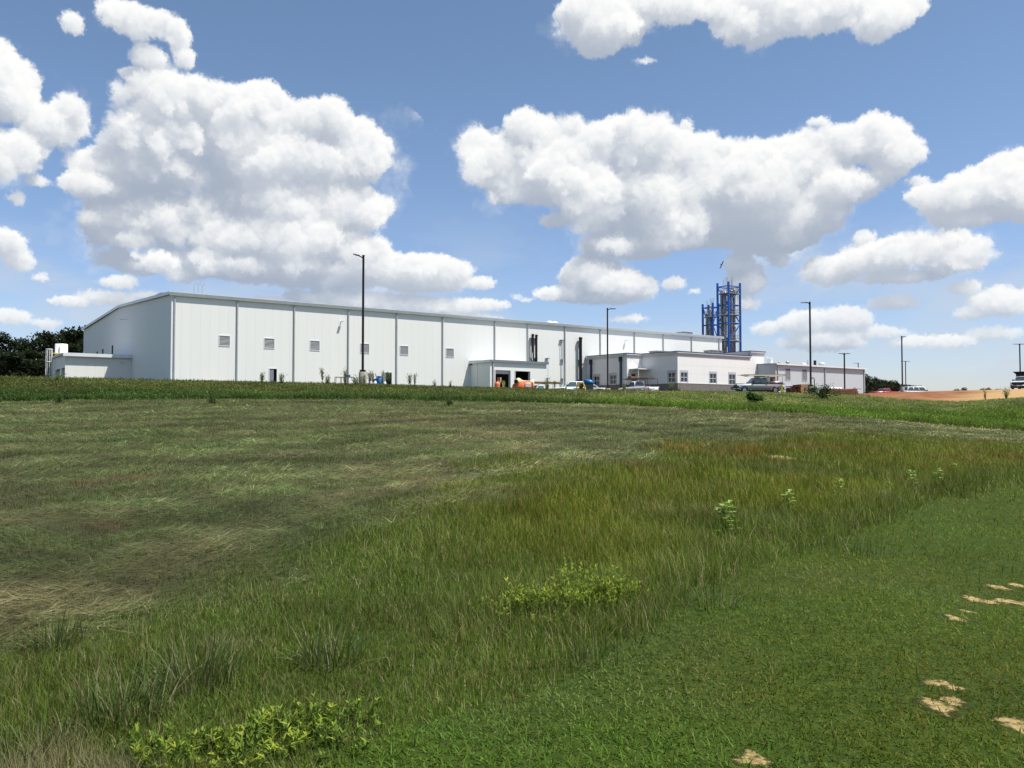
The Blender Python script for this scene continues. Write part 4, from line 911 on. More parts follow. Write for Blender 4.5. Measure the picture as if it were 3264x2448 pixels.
for k in range(9): a = 6.283*k/9; m.tube([(r*math.cos(a), r*math.sin(a), .3), (r*math.cos(a), r*math.sin(a), H_)], .028, 5)
m.build('upright', M['trim'], t)
m = MB(); 
for q in (-.2, .2): m.tube([(q, .1, 0), (q, .1, H_)], .035, 6)
for k in range(int(H_/.3)): m.tube([(-.2,.1,.3*k+.2),(.2,.1,.3*k+.2)], .02, 5)
m.build('ladder', M['galv'], t)
p0 = at(171, 1126, 114.); t = thing('yellow_railing', 'short yellow guard rail between the caged ladder and the white tank', 'railing', (p0.x, p0.y, 0)); z1 = p0.z; z0 = at(171, 1150, 114.).z
MB().tube([(-.5,0,z0-2),(-.5,0,z1)], .06, 6).tube([(.4,0,z0-2),(.4,0,z1)], .06, 6).tube([(-.55,0,z1),(.9,0,z1)], .06, 6).tube([(-.55,0,(z0+z1)/2),(.9,0,(z0+z1)/2)], .05, 6).build('rail', M['yellow'], t)

# ---------------------------------------------------------------- office
of = thing('office_building', 'cream single storey office with grey cornice and brown stone base', 'office', (C0.x, C0.y, 0), ROT)
sJ, zJ = wl(1868.5, 1142)
def w_at(px, s):
    return on_end(px, 1150, s)[0]
w1 = w_at(1998.5, sJ); s2 = on_wall(2046, 1150, w1)[0]; w2 = w_at(2159.7, s2); s3 = on_wall(2393, 1150, w2)[0]; s4 = on_wall(2435, 1150, w2)[0]
zP = on_wall(2160, 1119, w2)[1]; zR = on_wall(2393, 1118.5, w2)[1]; zB = on_wall(2161, 1221.5, w2)[1]; OB = BOT
def win(px0, px1, py0, py1, w=None, s=None):
    if w is not None:
        a, z1 = on_wall(px0, py0, w); b, _ = on_wall(px1, py0, w); z0 = on_wall((px0+px1)/2, py1, w)[1]; z1 = on_wall((px0+px1)/2, py0, w)[1]
    else:
        a, _ = on_end(px0, py0, s); b, _ = on_end(px1, py0, s); z0 = on_end((px0+px1)/2, py1, s)[1]; z1 = on_end((px0+px1)/2, py0, s)[1]
    return (min(a, b), max(a, b), min(z0, z1), max(z0, z1))
fw = [win(2169.5,2191,1187,1218,w2), win(2262.5,2283,1191,1222,w2), win(2323.5,2343.5,1193.5,1226,w2), win(2411,2429,1197,1230,w2)]
e1 = [win(1893,1911,1199,1229,s=sJ), win(1944,1964,1195.5,1225,s=sJ)]; e2 = [win(2129.5,2152,1187.5,1219,s=s2)]
door = win(2013,2025.5,1192,1201,w1); door = (door[0], door[1], FL-.1, door[3])
def cornice(mb, cp, x0, x1, y, z, side=0):
    pass
m = MB(); holed(m, s2, s4, zB, zP-.3, fw, w2, .12); m.quad((s3,w2,zP-.3),(s4,w2,zP-.3),(s4,w2,zR-.3),(s3,w2,zR-.3)); m.build('front_wall', M['render'], of); m = MB(); holed(m, sJ, s2, zB-1.2, zP-.35, [door], w1, .12); m.build('entrance_wall', M['render'], of)
def holed_end(mb, y0, y1, z0, z1, holes, s, depth):
    t_ = MB(); holed(t_, y0, y1, z0, z1, holes, 0, depth); b = len(mb.v)
    mb.add([(s + y, x, z) for x, y, z in t_.v], t_.f)
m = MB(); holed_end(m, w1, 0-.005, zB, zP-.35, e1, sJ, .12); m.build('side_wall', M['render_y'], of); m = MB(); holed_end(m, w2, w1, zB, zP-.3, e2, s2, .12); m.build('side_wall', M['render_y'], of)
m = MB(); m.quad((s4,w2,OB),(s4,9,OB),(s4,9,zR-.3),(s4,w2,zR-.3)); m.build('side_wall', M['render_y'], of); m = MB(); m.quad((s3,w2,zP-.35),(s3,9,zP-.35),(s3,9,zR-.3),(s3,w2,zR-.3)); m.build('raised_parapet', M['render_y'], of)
m = MB(); m.box(s2+.01, s4-.01, w2+.3, 8.5, zP-1.0, zP-.9).box(sJ+.02, s2+.3, w1+.3, -.1, zP-1.0, zP-.9); m.build('roof', M['roof'], of)
m = MB(); m.quad((s2,9,OB),(s4,9,OB),(s4,9,zR-.4),(s2,9,zR-.4)); m.build('rear_wall', M['render'], of)
# base of split block
m = MB(); m.box(s2-.05, s4+.05, w2-.06, w2+.12, OB, zB).box(s2-.05, s2+.12, w2+.12, w1-.06, OB, zB).box(sJ-.05, sJ+.1, w1+.12, -.01, OB, zB); m.build('stone_base', M['block'], of)
MB().box(s2-.09, s4+.09, w2-.09, w2-.02, zB, zB+.07).build('base_sill', M['cornice'], of)
def cor(x0, x1, y0, y1, z, mt='cornice'):
    m = MB(); m.box(x0-.04, x1+.04, y0-.04, y1+.04, z-.62, z-.45); m.box(x0-.13, x1+.13, y0-.13, y1+.13, z-.45, z-.25); m.box(x0-.22, x1+.22, y0-.22, y1+.22, z-.25, z-.08); m.build('cornice', M['cornice'], of)
    MB().box(x0-.25, x1+.25, y0-.25, y1+.25, z-.08, z+.03).build('coping', M['coping'], of)
cor(s2, s3-.26, w2, w2+.3, zP); cor(s2, s2+.3, w2+.56, w1-.26, zP-.004); cor(sJ, s2+.05, w1, w1+.3, zP-.008); cor(sJ, sJ+.3, w1+.56, -.3, zP-.012); cor(s3, s4, w2, 8.7, zR)
def window(parent, h, plane, s=None, w=None, dark='glass'):
    a, b, c, d = h
    def bx(mb, x0, x1, y0, y1, z0, z1): mb.box(x0, x1, w+y0, w+y1, z0, z1) if w is not None else mb.box(s+y0, s+y1, x0, x1, z0, z1)
    f = MB(); fr = .07
    for q in ((a,b,d-fr,d),(a,b,c,c+fr),(a,a+fr,c,d),(b-fr,b,c,d)): bx(f, q[0], q[1], .02, .10, q[2], q[3])
    bx(f, (a+b)/2-.04, (a+b)/2+.04, .015, .095, c+fr, d-fr); bx(f, a+fr, b-fr, .025, .09, (c+d)/2-.04, (c+d)/2+.04)
    f = f.build('window', M['frame'], parent)
    g = MB(); bx(g, a, b, .105, .12, c, d); g.build('pane', M[dark], f)
    t_ = MB()
    for q in ((a-.16,b+.16,d,d+.34),(a-.16,a,c-.06,d),(b,b+.16,c-.06,d),(a-.16,b+.16,c-.14,c-.06)): bx(t_, q[0], q[1], -.03, .01, q[2], q[3])
    t_.build('surround', M['surround'], f)
for h in fw: window(of, h, 'f', w=w2)
for h in e1: window(of, h, 'e', s=sJ)
for h in e2: window(of, h, 'e', s=s2)
a, b, c, d = door
f = MB().box(a-.12, a, w1-.03, w1+.1, c, d+.12).box(b, b+.12, w1-.03, w1+.1, c, d+.12).box(a, b, w1-.03, w1+.1, d, d+.12).build('door', M['surround'], of)
MB().box(a, b, w1+.06, w1+.1, c, d-.62).build('door_leaf', M['grey'], f); MB().box(a+.05, b-.05, w1+.07, w1+.09, d-.6, d-.06).build('transom_pane', M['glass'], f)
zc = on_wall(2045, 1174.5, w1-1.5)[1]
MB().box(a-.5, s2-.01, w1-1.9, w1-.01, zc-.14, zc).build('entrance_canopy', M['trim'], of); MB().tube([(a-.4,w1-1.8,c),(a-.4,w1-1.8,zc-.14)], .05, 6).tube([(s2-.2,w1-1.8,c),(s2-.2,w1-1.8,zc-.14)], .05, 6).build('canopy_post', M['trim'], of)
MB().tube([(a-.1,w1-.02,zc+1.6),(a+.7,w1-1.5,zc)], .025, 5).build('canopy_rod', M['wire'], of)
def sconce(px, top, bot):                            # navy leader head and downpipe on the shaded side
    w_, z1 = on_end(px, top, sJ); z0 = on_end(px, bot, sJ)[1]
    l = MB(); l.hexa([(sJ-.32,w_-.14,z1-.75),(sJ-.02,w_-.14,z1-.75),(sJ-.02,w_+.14,z1-.75),(sJ-.32,w_+.14,z1-.75)], [(sJ-.42,w_-.26,z1-.35),(sJ-.02,w_-.26,z1-.35),(sJ-.02,w_+.26,z1-.35),(sJ-.42,w_+.26,z1-.35)])
    l.box(sJ-.42, sJ-.02, w_-.17, w_-.1, z1-.35, z1).box(sJ-.42, sJ-.02, w_+.1, w_+.17, z1-.35, z1).box(sJ-.42, sJ-.02, w_-.17, w_+.17, z1, z1+.08)
    l = l.build('downpipe', M['navy'], of); MB().box(sJ-.27, sJ-.03, w_-.13, w_+.13, z0-.6, z1-.75).build('pipe_shaft', M['navy'], l)
sconce(1886, 1148, 1215); sconce(1980.5, 1139, 1225)
for px, py, w in ((2100,1123.5,w1+2.),(2274,1121.5,w2+4.)):
    s, z = on_wall(px, py, w); MB().box(s-1.3, s+1.3, w-.8, w+.8, zP-.95, z+.12).box(s-1.4, s+1.4, w-.9, w+.9, z+.12, z+.2).build('rooftop_unit', M['galv'], of)

# ---------------------------------------------------------------- ribbed metal building
O2 = Vector((ray(2471.7, 1160)[0]*130, 130, 0)); o2 = thing('metal_building', 'low ribbed metal building with tall louvres, right of the office', 'building', (O2.x, O2.y, 0), ROT)
L2 = on_wall(2757, 1200, 0, O2)[0]; E2 = on_wall(2472, 1160, 0, O2)[1]; B2 = FL - .8; D2 = 14.
lv = []
for x0, x1, y0, y1 in ((2503,2519,1174.5,1211.5),(2556,2572,1177.5,1214.5),(2504,2519.5,1230,1250)):
    a, z1 = on_wall(x0, y0, 0, O2); b, z0 = on_wall(x1, y1, 0, O2); lv.append((a, b, z0, z1))
m = MB(); holed(m, 0, L2, B2, E2, lv, 0, .1); m.build('front_wall', M['ribbed'], o2)
m = MB(); 
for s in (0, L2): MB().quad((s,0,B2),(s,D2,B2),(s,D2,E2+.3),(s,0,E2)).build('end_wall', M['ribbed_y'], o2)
MB().hexa([(-.15,-.2,E2+.02),(L2+.3,-.2,E2+.02),(L2+.3,D2,E2+.34),(-.15,D2,E2+.34)], [(-.15,-.2,E2+.1),(L2+.3,-.2,E2+.1),(L2+.3,D2,E2+.42),(-.15,D2,E2+.42)]).build('roof', M['roof'], o2)
MB().box(-.15, L2+.3, -.36, -.21, E2-.12, E2+.12).build('gutter', M['gutter'], o2)
for px in (2478, 2628.5, 2753): s = on_wall(px, 1200, 0, O2)[0]; MB().box(s-.07, s+.07, -.16, -.02, B2, E2-.12).build('downspout', M['downspout'], o2)
for a, b, c, d in lv:
    f = MB()
    for q in ((a-.07,b+.07,d,d+.08),(a-.07,b+.07,c-.08,c),(a-.07,a,c,d),(b,b+.07,c,d)): f.box(q[0], q[1], -.045, .02, q[2], q[3])
    f = f.build('louvre', M['frame'], o2); k = MB(); nb = int((d-c)/.14)
    for j in range(nb): z = c+(d-c)*(j+.5)/nb; k.hexa([(a,-.03,z-.04),(b,-.03,z-.04),(b,-.01,z-.05),(a,-.01,z-.05)], [(a,.03,z+.025),(b,.03,z+.025),(b,.05,z+.015),(a,.05,z+.015)])
    k.build('blade', M['slat'], f); MB().box(a, b, .085, .1, c, d).build('backing', M['grey'], f)
def stackpipe(px, top, w, r, mt, name, cap=0):
    s, z = on_wall(px, top, w, O2); m = MB(); m.tube([(s,w,E2-.3),(s,w,z)], r, 12)
    if cap == 1: m.tube([(s-r*2.4,w,z+.25),(s+r*2.4,w,z+.25)], .03, 5); m.tube([(s,w,z),(s,w,z+.35)], .06, 6)
    if cap == 2: m.lathe([(r*.6,-.35),(r*1.5,-.25),(r*1.5,.0),(0,.2)], 12, (s, w, z))
    m.build(name, M[mt], o2)
stackpipe(2454, 1146, 3., .42, 'tarp', 'roof_flue', 1); stackpipe(2484, 1156, 3., .12, 'galv', 'roof_vent', 2); stackpipe(2510, 1154, 3., .2, 'galv', 'roof_vent', 2); stackpipe(2561, 1160, 3., .28, 'tarp', 'roof_vent', 2)
stackpipe(2575, 1148, 3., .05, 'wire', 'roof_mast'); stackpipe(2597.5, 1149, 3., .22, 'bronze', 'exhaust_stack'); stackpipe(2619, 1158, 3., .35, 'tarp', 'roof_ventilator', 2)

# ---------------------------------------------------------------- blue steel towers
def tower(label, px_near, D, top_py, px_left, px_right, levels, plats, pipes, below=0.):
    a, _ = ray(px_near, top_py); O = Vector((a*D, D, 0)); zt = at(px_near, top_py, D).z
    wl_ = on_end(px_left, 1000, 0, O)[0]; sr = on_wall(px_right, 1000, 0, O)[0]; base = FL - .4
    t = thing('pipe_tower', label, 'tower', (O.x, O.y, 0), ROT)
    cs = [(0, 0), (sr, 0), (sr, wl_), (0, wl_)]
    for x, y in cs: MB().tube([(x, y, base), (x, y, zt)], .22, 12).tube([(x, y, zt), (x, y, zt+.02)], .235, 12).build('column', M['blue'], t)
    L = [on_pz(p, D, px_near) for p in levels]
    for i, z in enumerate(L):
        for (x0, y0), (x1, y1) in zip(cs, cs[1:] + cs[:1]): MB().tube([(x0, y0, z), (x1, y1, z)], .10, 8).build('beam', M['blue'], t)
        if i:
            zu = L[i-1]
            for k, ((x0, y0), (x1, y1)) in enumerate(zip(cs, cs[1:] + cs[:1])):
                if (i + k) % 2: x0, y0, x1, y1 = x1, y1, x0, y0
                MB().tube([(x0, y0, zu), (x1, y1, z)], .085, 8).build('brace', M['blue'], t)
    for p in plats:
        z = on_pz(p, D, px_near); g = MB(); g.box(-.15, sr+.1, -.15, wl_+.1, z-.1, z+.06); g = g.build('platform', M['galv'], t)
        r_ = MB(); 
        for h in (.55, 1.05): r_.tube([(-.1,-.1,z+h),(sr+.1,-.1,z+h),(sr+.1,wl_+.1,z+h),(-.1,wl_+.1,z+h),(-.1,-.1,z+h)], .025, 5)
        for x, y in ((sr*.33,-.1),(sr*.66,-.1),(-.1,wl_*.5)): r_.tube([(x,y,z),(x,y,z+1.05)], .025, 5)
        r_.build('handrail', M['wire'], g)
    for fx, fy, r, dz, mt in pipes: MB().lathe([(0,base),(r,base),(r,zt-dz),(r*.8,zt-dz+.15),(0,zt-dz+.2)], 16, (sr*fx, wl_*fy, 0)).build('stack', M[mt], t)
    for fx, fy, h, rr in ((.15,.35,.95,.03),(.55,.3,1.1,.03),(.8,.6,.7,.035),(.3,.8,.6,.03)):
        x, y = sr*fx, wl_*fy; MB().tube([(x,y,zt-1.8),(x,y,zt+h),(x+.25,y+.1,zt+h+.12),(x+.5,y+.2,zt+h),(x+.5,y+.2,zt-1.6)], rr, 5).build('vent_hoop', M['wire'], t)
    lm = MB(); x = sr*.72
    for q in (-.2, .2): lm.tube([(x+q,-.32,base),(x+q,-.32,L[0]-.3)], .03, 5)
    for k in range(int((L[0]-base)/.35)): lm.tube([(x-.2,-.32,base+.35*k),(x+.2,-.32,base+.35*k)], .02, 4)
    lm.build('ladder', M['galv'], t)
    for fx, z in ((.35,.35),(.6,.5),(.45,.62)):
        zz = base+(zt-base)*z; MB().lathe([(0,-.25),(.16,-.2),(.22,0),(.16,.2),(0,.25)], 10, (sr*fx,-.2,zz)).build('valve', M['chrome'], t)
def on_pz(py, D, px): return at(px, py, D).z
tower('tall blue steel lattice tower around grey vertical pipes', 2322, 163., 898, 2287.5, 2359.5, (910, 969.5, 1028, 1086, 1150), (932, 1001, 1084),
      ((.2,.55,.34,2.2,'stack'),(.22,.85,.30,1.4,'stack'),(.5,.25,.30,1.6,'stack'),(.6,.6,.32,2.0,'stack'),(.82,.35,.24,1.2,'galv'),(.42,.75,.3,1.8,'galv'),(.85,.8,.28,2.4,'stack')))
tower('shorter blue steel tower left of the tall one, cut off by the warehouse roof', 2272, 170., 966, 2240, 2291, (978, 1034, 1092), (1008,),
      ((.15,.4,.28,1.2,'stack'),(.2,.7,.28,2.,'stack'),(.55,.4,.28,1.6,'stack'),(.75,.75,.25,1.,'galv')))

# ---------------------------------------------------------------- light poles
def light_pole(label, px, top, D, length, heads, base=True, group='dark parking lot light poles', bx=None):
    p = at(px, top, D); gz = hz(p.x, D); zt = p.z; zb = zt - length
    x = p.x; t = thing('light_pole', label, 'light pole', (x, D, zb), 0, group)
    MB().hexa([(-.085,-.085,0),(.085,-.085,0),(.085,.085,0),(-.085,.085,0)], [(-.075,-.075,length),(.075,-.075,length),(.075,.075,length),(-.075,.075,length)]).box(-.1,.1,-.1,.1,length,length+.04).build('pole', M['bronze'], t)
    MB().box(-.21, .21, -.21, .21, -.0, .16).build('base_cover', M['bronze'], t)
    MB().lathe([(0,gz-zb-.8),(.31,gz-zb-.8),(.31,-.03),(.28,0),(0,0)], 24).build('concrete_base', M['concrete'], t)
    for d, ln, dy in heads:
        MB().tube([(0,0,length-.32),(d*.12,0,length-.12),(d*.3,dy*.2,length-.06)], .045, 6).build('arm', M['bronze'], t)
        h = MB(); x0, x1 = d*.25, d*ln
        h.hexa([(x0,-.10+dy*.25,length-.1),(x1,-.19+dy,length-.08),(x1,.19+dy,length-.08),(x0,.10+dy*.25,length-.1)], [(x0,-.08+dy*.25,length-.0),(x1,-.16+dy,length-.02),(x1,.16+dy,length-.02),(x0,.08+dy*.25,length-.0)])
        h = h.build('lamp_head', M['bronze'], t)
        MB().hexa([(d*.45,-.09+dy*.5,length-.104),(x1-d*.05,-.13+dy,length-.094),(x1-d*.05,.13+dy,length-.094),(d*.45,.09+dy*.5,length-.104)],[(d*.45,-.09+dy*.5,length-.09),(x1-d*.05,-.13+dy,length-.08),(x1-d*.05,.13+dy,length-.08),(d*.45,.09+dy*.5,length-.09)]).build('lens', M['lamp'], h)
    return t
light_pole('tallest light pole on a round concrete base in front of the warehouse', 1158.5, 815, 66.7, 9.15, ((-1, .62, -.9),))
light_pole('light pole with its head to the right in front of the office side wall', 1936, 983, 98., 9.2, ((1, .95, 0),))
light_pole('light pole with a bent pipe beside its base, next to the lumber stack', 2581, 963, 92.8, 9.2, ((-1, .95, 0),))
light_pole('twin headed light pole in front of the ribbed metal building', 2691, 1126, 118., 7.6, ((-1, .75, 0), (1, .75, 0)))
light_pole('single head light pole seen over the roof of the ribbed building', 2735.5, 1157, 200., 9., ((-1, 1.1, 0),))
light_pole('light pole with a tan concrete base between red pickup and white van', 2874, 1072, 134., 7.95, ((1, .6, 0),))
light_pole('smaller twin headed light pole right behind the van', 2886, 1151, 200., 9., ((-1, 1.05, 0), (1, 1.05, 0)))
light_pole('twin headed light pole at the right edge behind the white dump truck', 3250, 1096, 150., 9., ((-1, 1.05, 0), (1, 1.05, 0)))
p = at(2590, 1205, 92.8); gz = at(2590, 1236, 92.8).z
t = thing('bent_pipe', 'dark upside down J pipe beside the pole base', 'pipe', (p.x, 92.6, gz-.6)); h = p.z-gz+.6; MB().tube([(-.2,0,h-.1),(-.12,0,h),(.0,0,h+.03),(.09,0,h-.05),(.12,0,h-.2),(.12,0,0)], .05, 8).build('tube', M['navy'], t)
# ---------------------------------------------------------------- vehicles
def wheel(parent, x, y, r, w=.24):
    sgn = 1 if y > 0 else -1
    t = MB(); vs = []; prof = [(r*.62, -w/2), (r*.93, -w/2), (r, -w*.3), (r, w*.3), (r*.93, w/2), (r*.62, w/2)]; n = 24
    for q, yy in prof: vs += [(x+q*math.cos(6.2832*k/n), y+yy, r+q*math.sin(6.2832*k/n)) for k in range(n)]
    t.add(vs, [(i*n+k, i*n+(k+1) % n, (i+1)*n+(k+1) % n, (i+1)*n+k) for i in range(5) for k in range(n)], True); t = t.build('wheel', M['tyre'], parent)
    m = MB(); yo = y+sgn*w*.36; ri = r*.62; vs = [(x+ri*math.cos(6.2832*k/n), yo, r+ri*math.sin(6.2832*k/n)) for k in range(n)]
    m.add(vs, [tuple(range(n))]); vs2 = [(x+ri*math.cos(6.2832*k/n), y-sgn*w*.4, r+ri*math.sin(6.2832*k/n)) for k in range(n)]; m.add(vs+vs2, [(k,(k+1)%n,n+(k+1)%n,n+k) for k in range(n)])
    for k in range(5): a = 6.2832*k/5; m.hexa([(x+ri*.15*math.cos(a-.6),yo,r+ri*.15*math.sin(a-.6)),(x+ri*.9*math.cos(a-.14),yo,r+ri*.9*math.sin(a-.14)),(x+ri*.9*math.cos(a+.14),yo,r+ri*.9*math.sin(a+.14)),(x+ri*.15*math.cos(a+.6),yo,r+ri*.15*math.sin(a+.6))],
          [(x+ri*.15*math.cos(a-.6),yo+sgn*.03,r+ri*.15*math.sin(a-.6)),(x+ri*.9*math.cos(a-.14),yo+sgn*.02,r+ri*.9*math.sin(a-.14)),(x+ri*.9*math.cos(a+.14),yo+sgn*.02,r+ri*.9*math.sin(a+.14)),(x+ri*.15*math.cos(a+.6),yo+sgn*.03,r+ri*.15*math.sin(a+.6))])
    m.build('rim', M['rim'], t)
def arch(x, r, n=9): return [(x + r*math.cos(a), .36 + r*math.sin(a)) for a in np.linspace(0, math.pi, n)]
def vehicle(name, label, cat, loc, head, paint, L=5.5, W=1.9, H=1.78, kind='pickup', wb=3.5, belt=1.08, group=None, lower=None, cab=(0, 0), bed=None, roofm=None, glassm='carglass', front_ov=.92):
    """nose towards +x. body side with wheel arches, tapered greenhouse with its own glass, bed, lights, bumpers"""
    t = thing(name, label, cat, loc, head, group); xf = front_ov + wb/2; xr = xf - L; w = W/2; fa, ra = wb/2, -wb/2; R_ = .37
    hood = belt - .02; zb = .42
    side = [(xf-.04, .50), (xf, .62), (xf-.01, hood-.20), (xf-.10, hood-.08), (cab[0]+.05, hood+.03)]
    top_r = belt + (.0 if kind == 'pickup' else 0.)
    side += [(cab[1], belt+.02), (xr+.03, top_r), (xr, top_r-.1), (xr, .60), (xr+.06, .50)]
    side += [(ra-R_-.12, zb)] + [(x, z) for x, z in reversed(arch(ra, R_+.07))] + [(ra+R_+.12, zb-.04), (fa-R_-.12, zb-.04)] + [(x, z) for x, z in reversed(arch(fa, R_+.07))] + [(fa+R_+.12, zb)]
    body = MB()
    if kind == 'pickup':
        hi = [p for p in side]
        body.prism(hi, -w, -w+.09); body.prism(hi, w-.09, w)                                   # sides
        body.box(xr+.02, cab[1]-.02, -w+.09, w-.09, .62, .70); body.box(xr, xr+.07, -w+.09, w-.09, .6, belt-.03)   # bed floor, tailgate
        fr = [(x, z) for x, z in side[:5]] + [(cab[1], belt+.02), (cab[1], .5), (fa-R_-.14, .5), (fa-R_-.1, .85), (fa+R_+.1, .85), (fa+R_+.14, .5)]
        body.prism(fr, -w+.09, w-.09)
    else: body.prism(side, -w, w)
    body = body.build('body', M[paint], t, bevel=.035)
    if lower: 
        m = MB(); 
        for sg in (-1, 1): m.box(ra+R_+.14, fa-R_-.14, sg*w-.004, sg*(w+.012), zb-.02, zb+.16); m.box(xr+.05, ra-R_-.12, sg*w-.004, sg*(w+.012), zb+.04, zb+.2)
        m.build('lower_trim', M[lower], t)
    x0, x1 = cab; hgt = H; rake_f, rake_r = .62, (.16 if kind == 'pickup' else .45); tw = w*.80; bw = w-.03; zc = belt+.02
    b = [(x1,-bw,zc),(x0,-bw,zc),(x0,bw,zc),(x1,bw,zc)]; tp = [(x1+rake_r,-tw,H),(x0-rake_f,-tw,H),(x0-rake_f,tw,H),(x1+rake_r,tw,H)]
    MB().hexa(b, tp).build('cab', M[roofm or paint], t, bevel=.05)
    def lerp(p, q, f): return tuple(p[i]+(q[i]-p[i])*f for i in range(3))
    def pane(c00, c10, c11, c01, u0, u1, v0, v1, off, nm):
        def P(u, v): return lerp(lerp(c00, c10, u), lerp(c01, c11, u), v)
        q = [Vector(P(u0, v0))+off, Vector(P(u1, v0))+off, Vector(P(u1, v1))+off, Vector(P(u0, v1))+off]; MB().quad(*q).build(nm, M[glassm], t)
    pane(b[2], b[1], tp[1], tp[2], .06, .94, .08, .92, Vector((.018,0,.018)), 'windscreen'); pane(b[3], b[0], tp[0], tp[3], .08, .92, .18, .88, Vector((-.018,0,.01)), 'rear_window')
    cuts = {1: [(.07,.93)], 2: [(.05,.44),(.49,.95)], 3: [(.04,.30),(.33,.60),(.63,.95)]}[1 if (x0-x1) < 1.7 else (2 if (x0-x1) < 2.9 else 3)]
    for sg, (lo, hi_, th, tl) in ((-1, (b[0], b[1], tp[1], tp[0])), (1, (b[3], b[2], tp[2], tp[3]))):
        for u0, u1 in cuts: pane(lo, hi_, th, tl, u0, u1, .12, .88, Vector((0, sg*.018, .008)), 'side_window')
    for x in (fa, ra):
        for y in (-w+.13, w-.13): wheel(t, x, y, R_)
    MB().box(xf-.02, xf+.09, -w+.02, w-.02, .42, .62).build('front_bumper', M['chrome'] if kind == 'pickup' else M[paint], t, bevel=.02)
    MB().box(xr-.10, xr+.02, -w+.04, w-.04, .42, .60).build('rear_bumper', M['chrome'] if kind == 'pickup' else M[paint], t, bevel=.02)
    MB().box(xf-.005, xf+.02, -w*.62, w*.62, .64, hood-.22).build('grille', M['black'], t)
    for sg in (-1, 1):
        MB().box(xf-.03, xf+.025, sg*w*.66, sg*w*.95, .68, hood-.22).build('headlight', M['lamp'], t)
        MB().box(xr-.025, xr+.03, sg*w*.86, sg*w*.985, .66, belt-.08).build('tail_light', M['tail'], t)
        mm = MB(); mm.box(x0-.35, x0-.18, sg*(w+.02), sg*(w+.22), zc+.06, zc+.26); mm.build('mirror', M['black'], t)
        for k, (u0, u1) in enumerate(cuts[:1] if kind == 'pickup' else cuts):
            hx = x1+(x0-x1)*u0+.08; MB().box(hx, hx+.14, sg*w-.002, sg*(w+.02), belt-.12, belt-.08).build('door_handle', M['black'], t)
            MB().box(hx-.12, hx-.105, sg*w-.002, sg*(w+.004), .45, belt).build('door_seam', M['black'], t)
    MB().box(xr+.4, xf-.4, -w*.7, w*.7, .28, .44).build('underbody', M['black'], t)
    return t, xf, xr, w
def rack(t, xr, x1, xc, w, H, belt, mt, bars=3, overcab=1.):
    m = MB(); z = H+.14
    for sg in (-1, 1):
        m.tube([(xr+.1, sg*(w-.08), z), (xc+overcab, sg*(w-.08), z)], .03, 6)
        for x in (xr+.2, x1-.1): m.tube([(x, sg*(w-.06), belt), (x, sg*(w-.08), z)], .03, 6)
    for x in np.linspace(xr+.15, xc+overcab-.1, bars): m.tube([(x, -w+.05, z), (x, w-.05, z)], .028, 6)
    m.build('ladder_rack', M[mt], t)
VG = 'vehicles parked by the buildings'
def gpos(px, D, z=None): a, _ = ray(px, 1250); return (a*D, D, hz(a*D, D) if z is None else z)
# silver and black extended cab pickup in front of the office
def facing(px, deg): return math.pi + R(deg) - math.atan(ray(px, 1250)[0])   # nose to the left, turned towards the camera by deg
HD = facing(2414, 19)
t, xf, xr, w = vehicle('pickup_truck', 'silver and black extended cab pickup with a ladder rack, in front of the office', 'pickup truck', gpos(2414, 98.), HD, 'silver', L=5.55, W=1.95, H=1.82, wb=3.59, cab=(1.05, -.95), group=VG, lower='graphite', roofm='graphite')
MB().box(.98, xf-.04, -w+.06, w-.06, 1.085, 1.11).build('bonnet', M['graphite'], t, bevel=.01)
m = MB(); m.box(xf-.35, xf+.10, -w-.015, w+.015, .56, 1.0); m.build('front_end', M['graphite'], t, bevel=.05)
m = MB()
for sg in (-1, 1): m.box(xr, .95, sg*w-.003, sg*(w+.008), 1.02, 1.10); m.box(xr+.05, xf-.2, sg*w-.003, sg*(w+.015), .60, .66)
m.build('side_stripe', M['graphite'], t)
rack(t, xr, -.95, .6, w, 1.86, 1.08, 'ply', 4, .7)
MB().box(xr+.15, -1.05, -w-.0, -w+.32, 1.105, 1.36).box(xr+.15, -1.05, w-.32, w, 1.105, 1.36).build('side_toolbox', M['galv'], t, bevel=.02)
MB().box(-1.75, -1.05, -w+.05, -w+.45, 1.37, 1.46).build('toolbox_lid', M['whitep'], t)
MB().box(-.8, .3, -.35, .45, 1.93, 2.02).box(-.3, .2, -.2, .2, 2.02, 2.10).build('roof_cargo', M['graphite'], t)
o = thing('extension_ladder', 'long pale ladder lying on the rack of the silver and black pickup', 'ladder', (t.location.x, t.location.y, t.location.z+2.05), HD); m = MB()
for y in (-.55, -.1, .35, .6): m.box(xr-.85 if y < 0 else xr-.2, 1.75, y-.03, y+.03, 0, .13)
for k in range(15): m.box(xr+.35*k, xr+.05+.35*k, -.5, .33, .04, .08)
m.build('rails', M['ply'], o)
o = thing('rusty_crate', 'dark reddish rack post with a cabinet in the bed of the silver and black pickup', 'cabinet', (t.location.x, t.location.y, t.location.z), HD); MB().box(xr+.72, xr+1.15, -.5, -.05, .7, 1.84).box(xr+.70, xr+1.17, -.52, -.03, 1.84, 1.88).build('cabinet', M['rust'], o, bevel=.015)
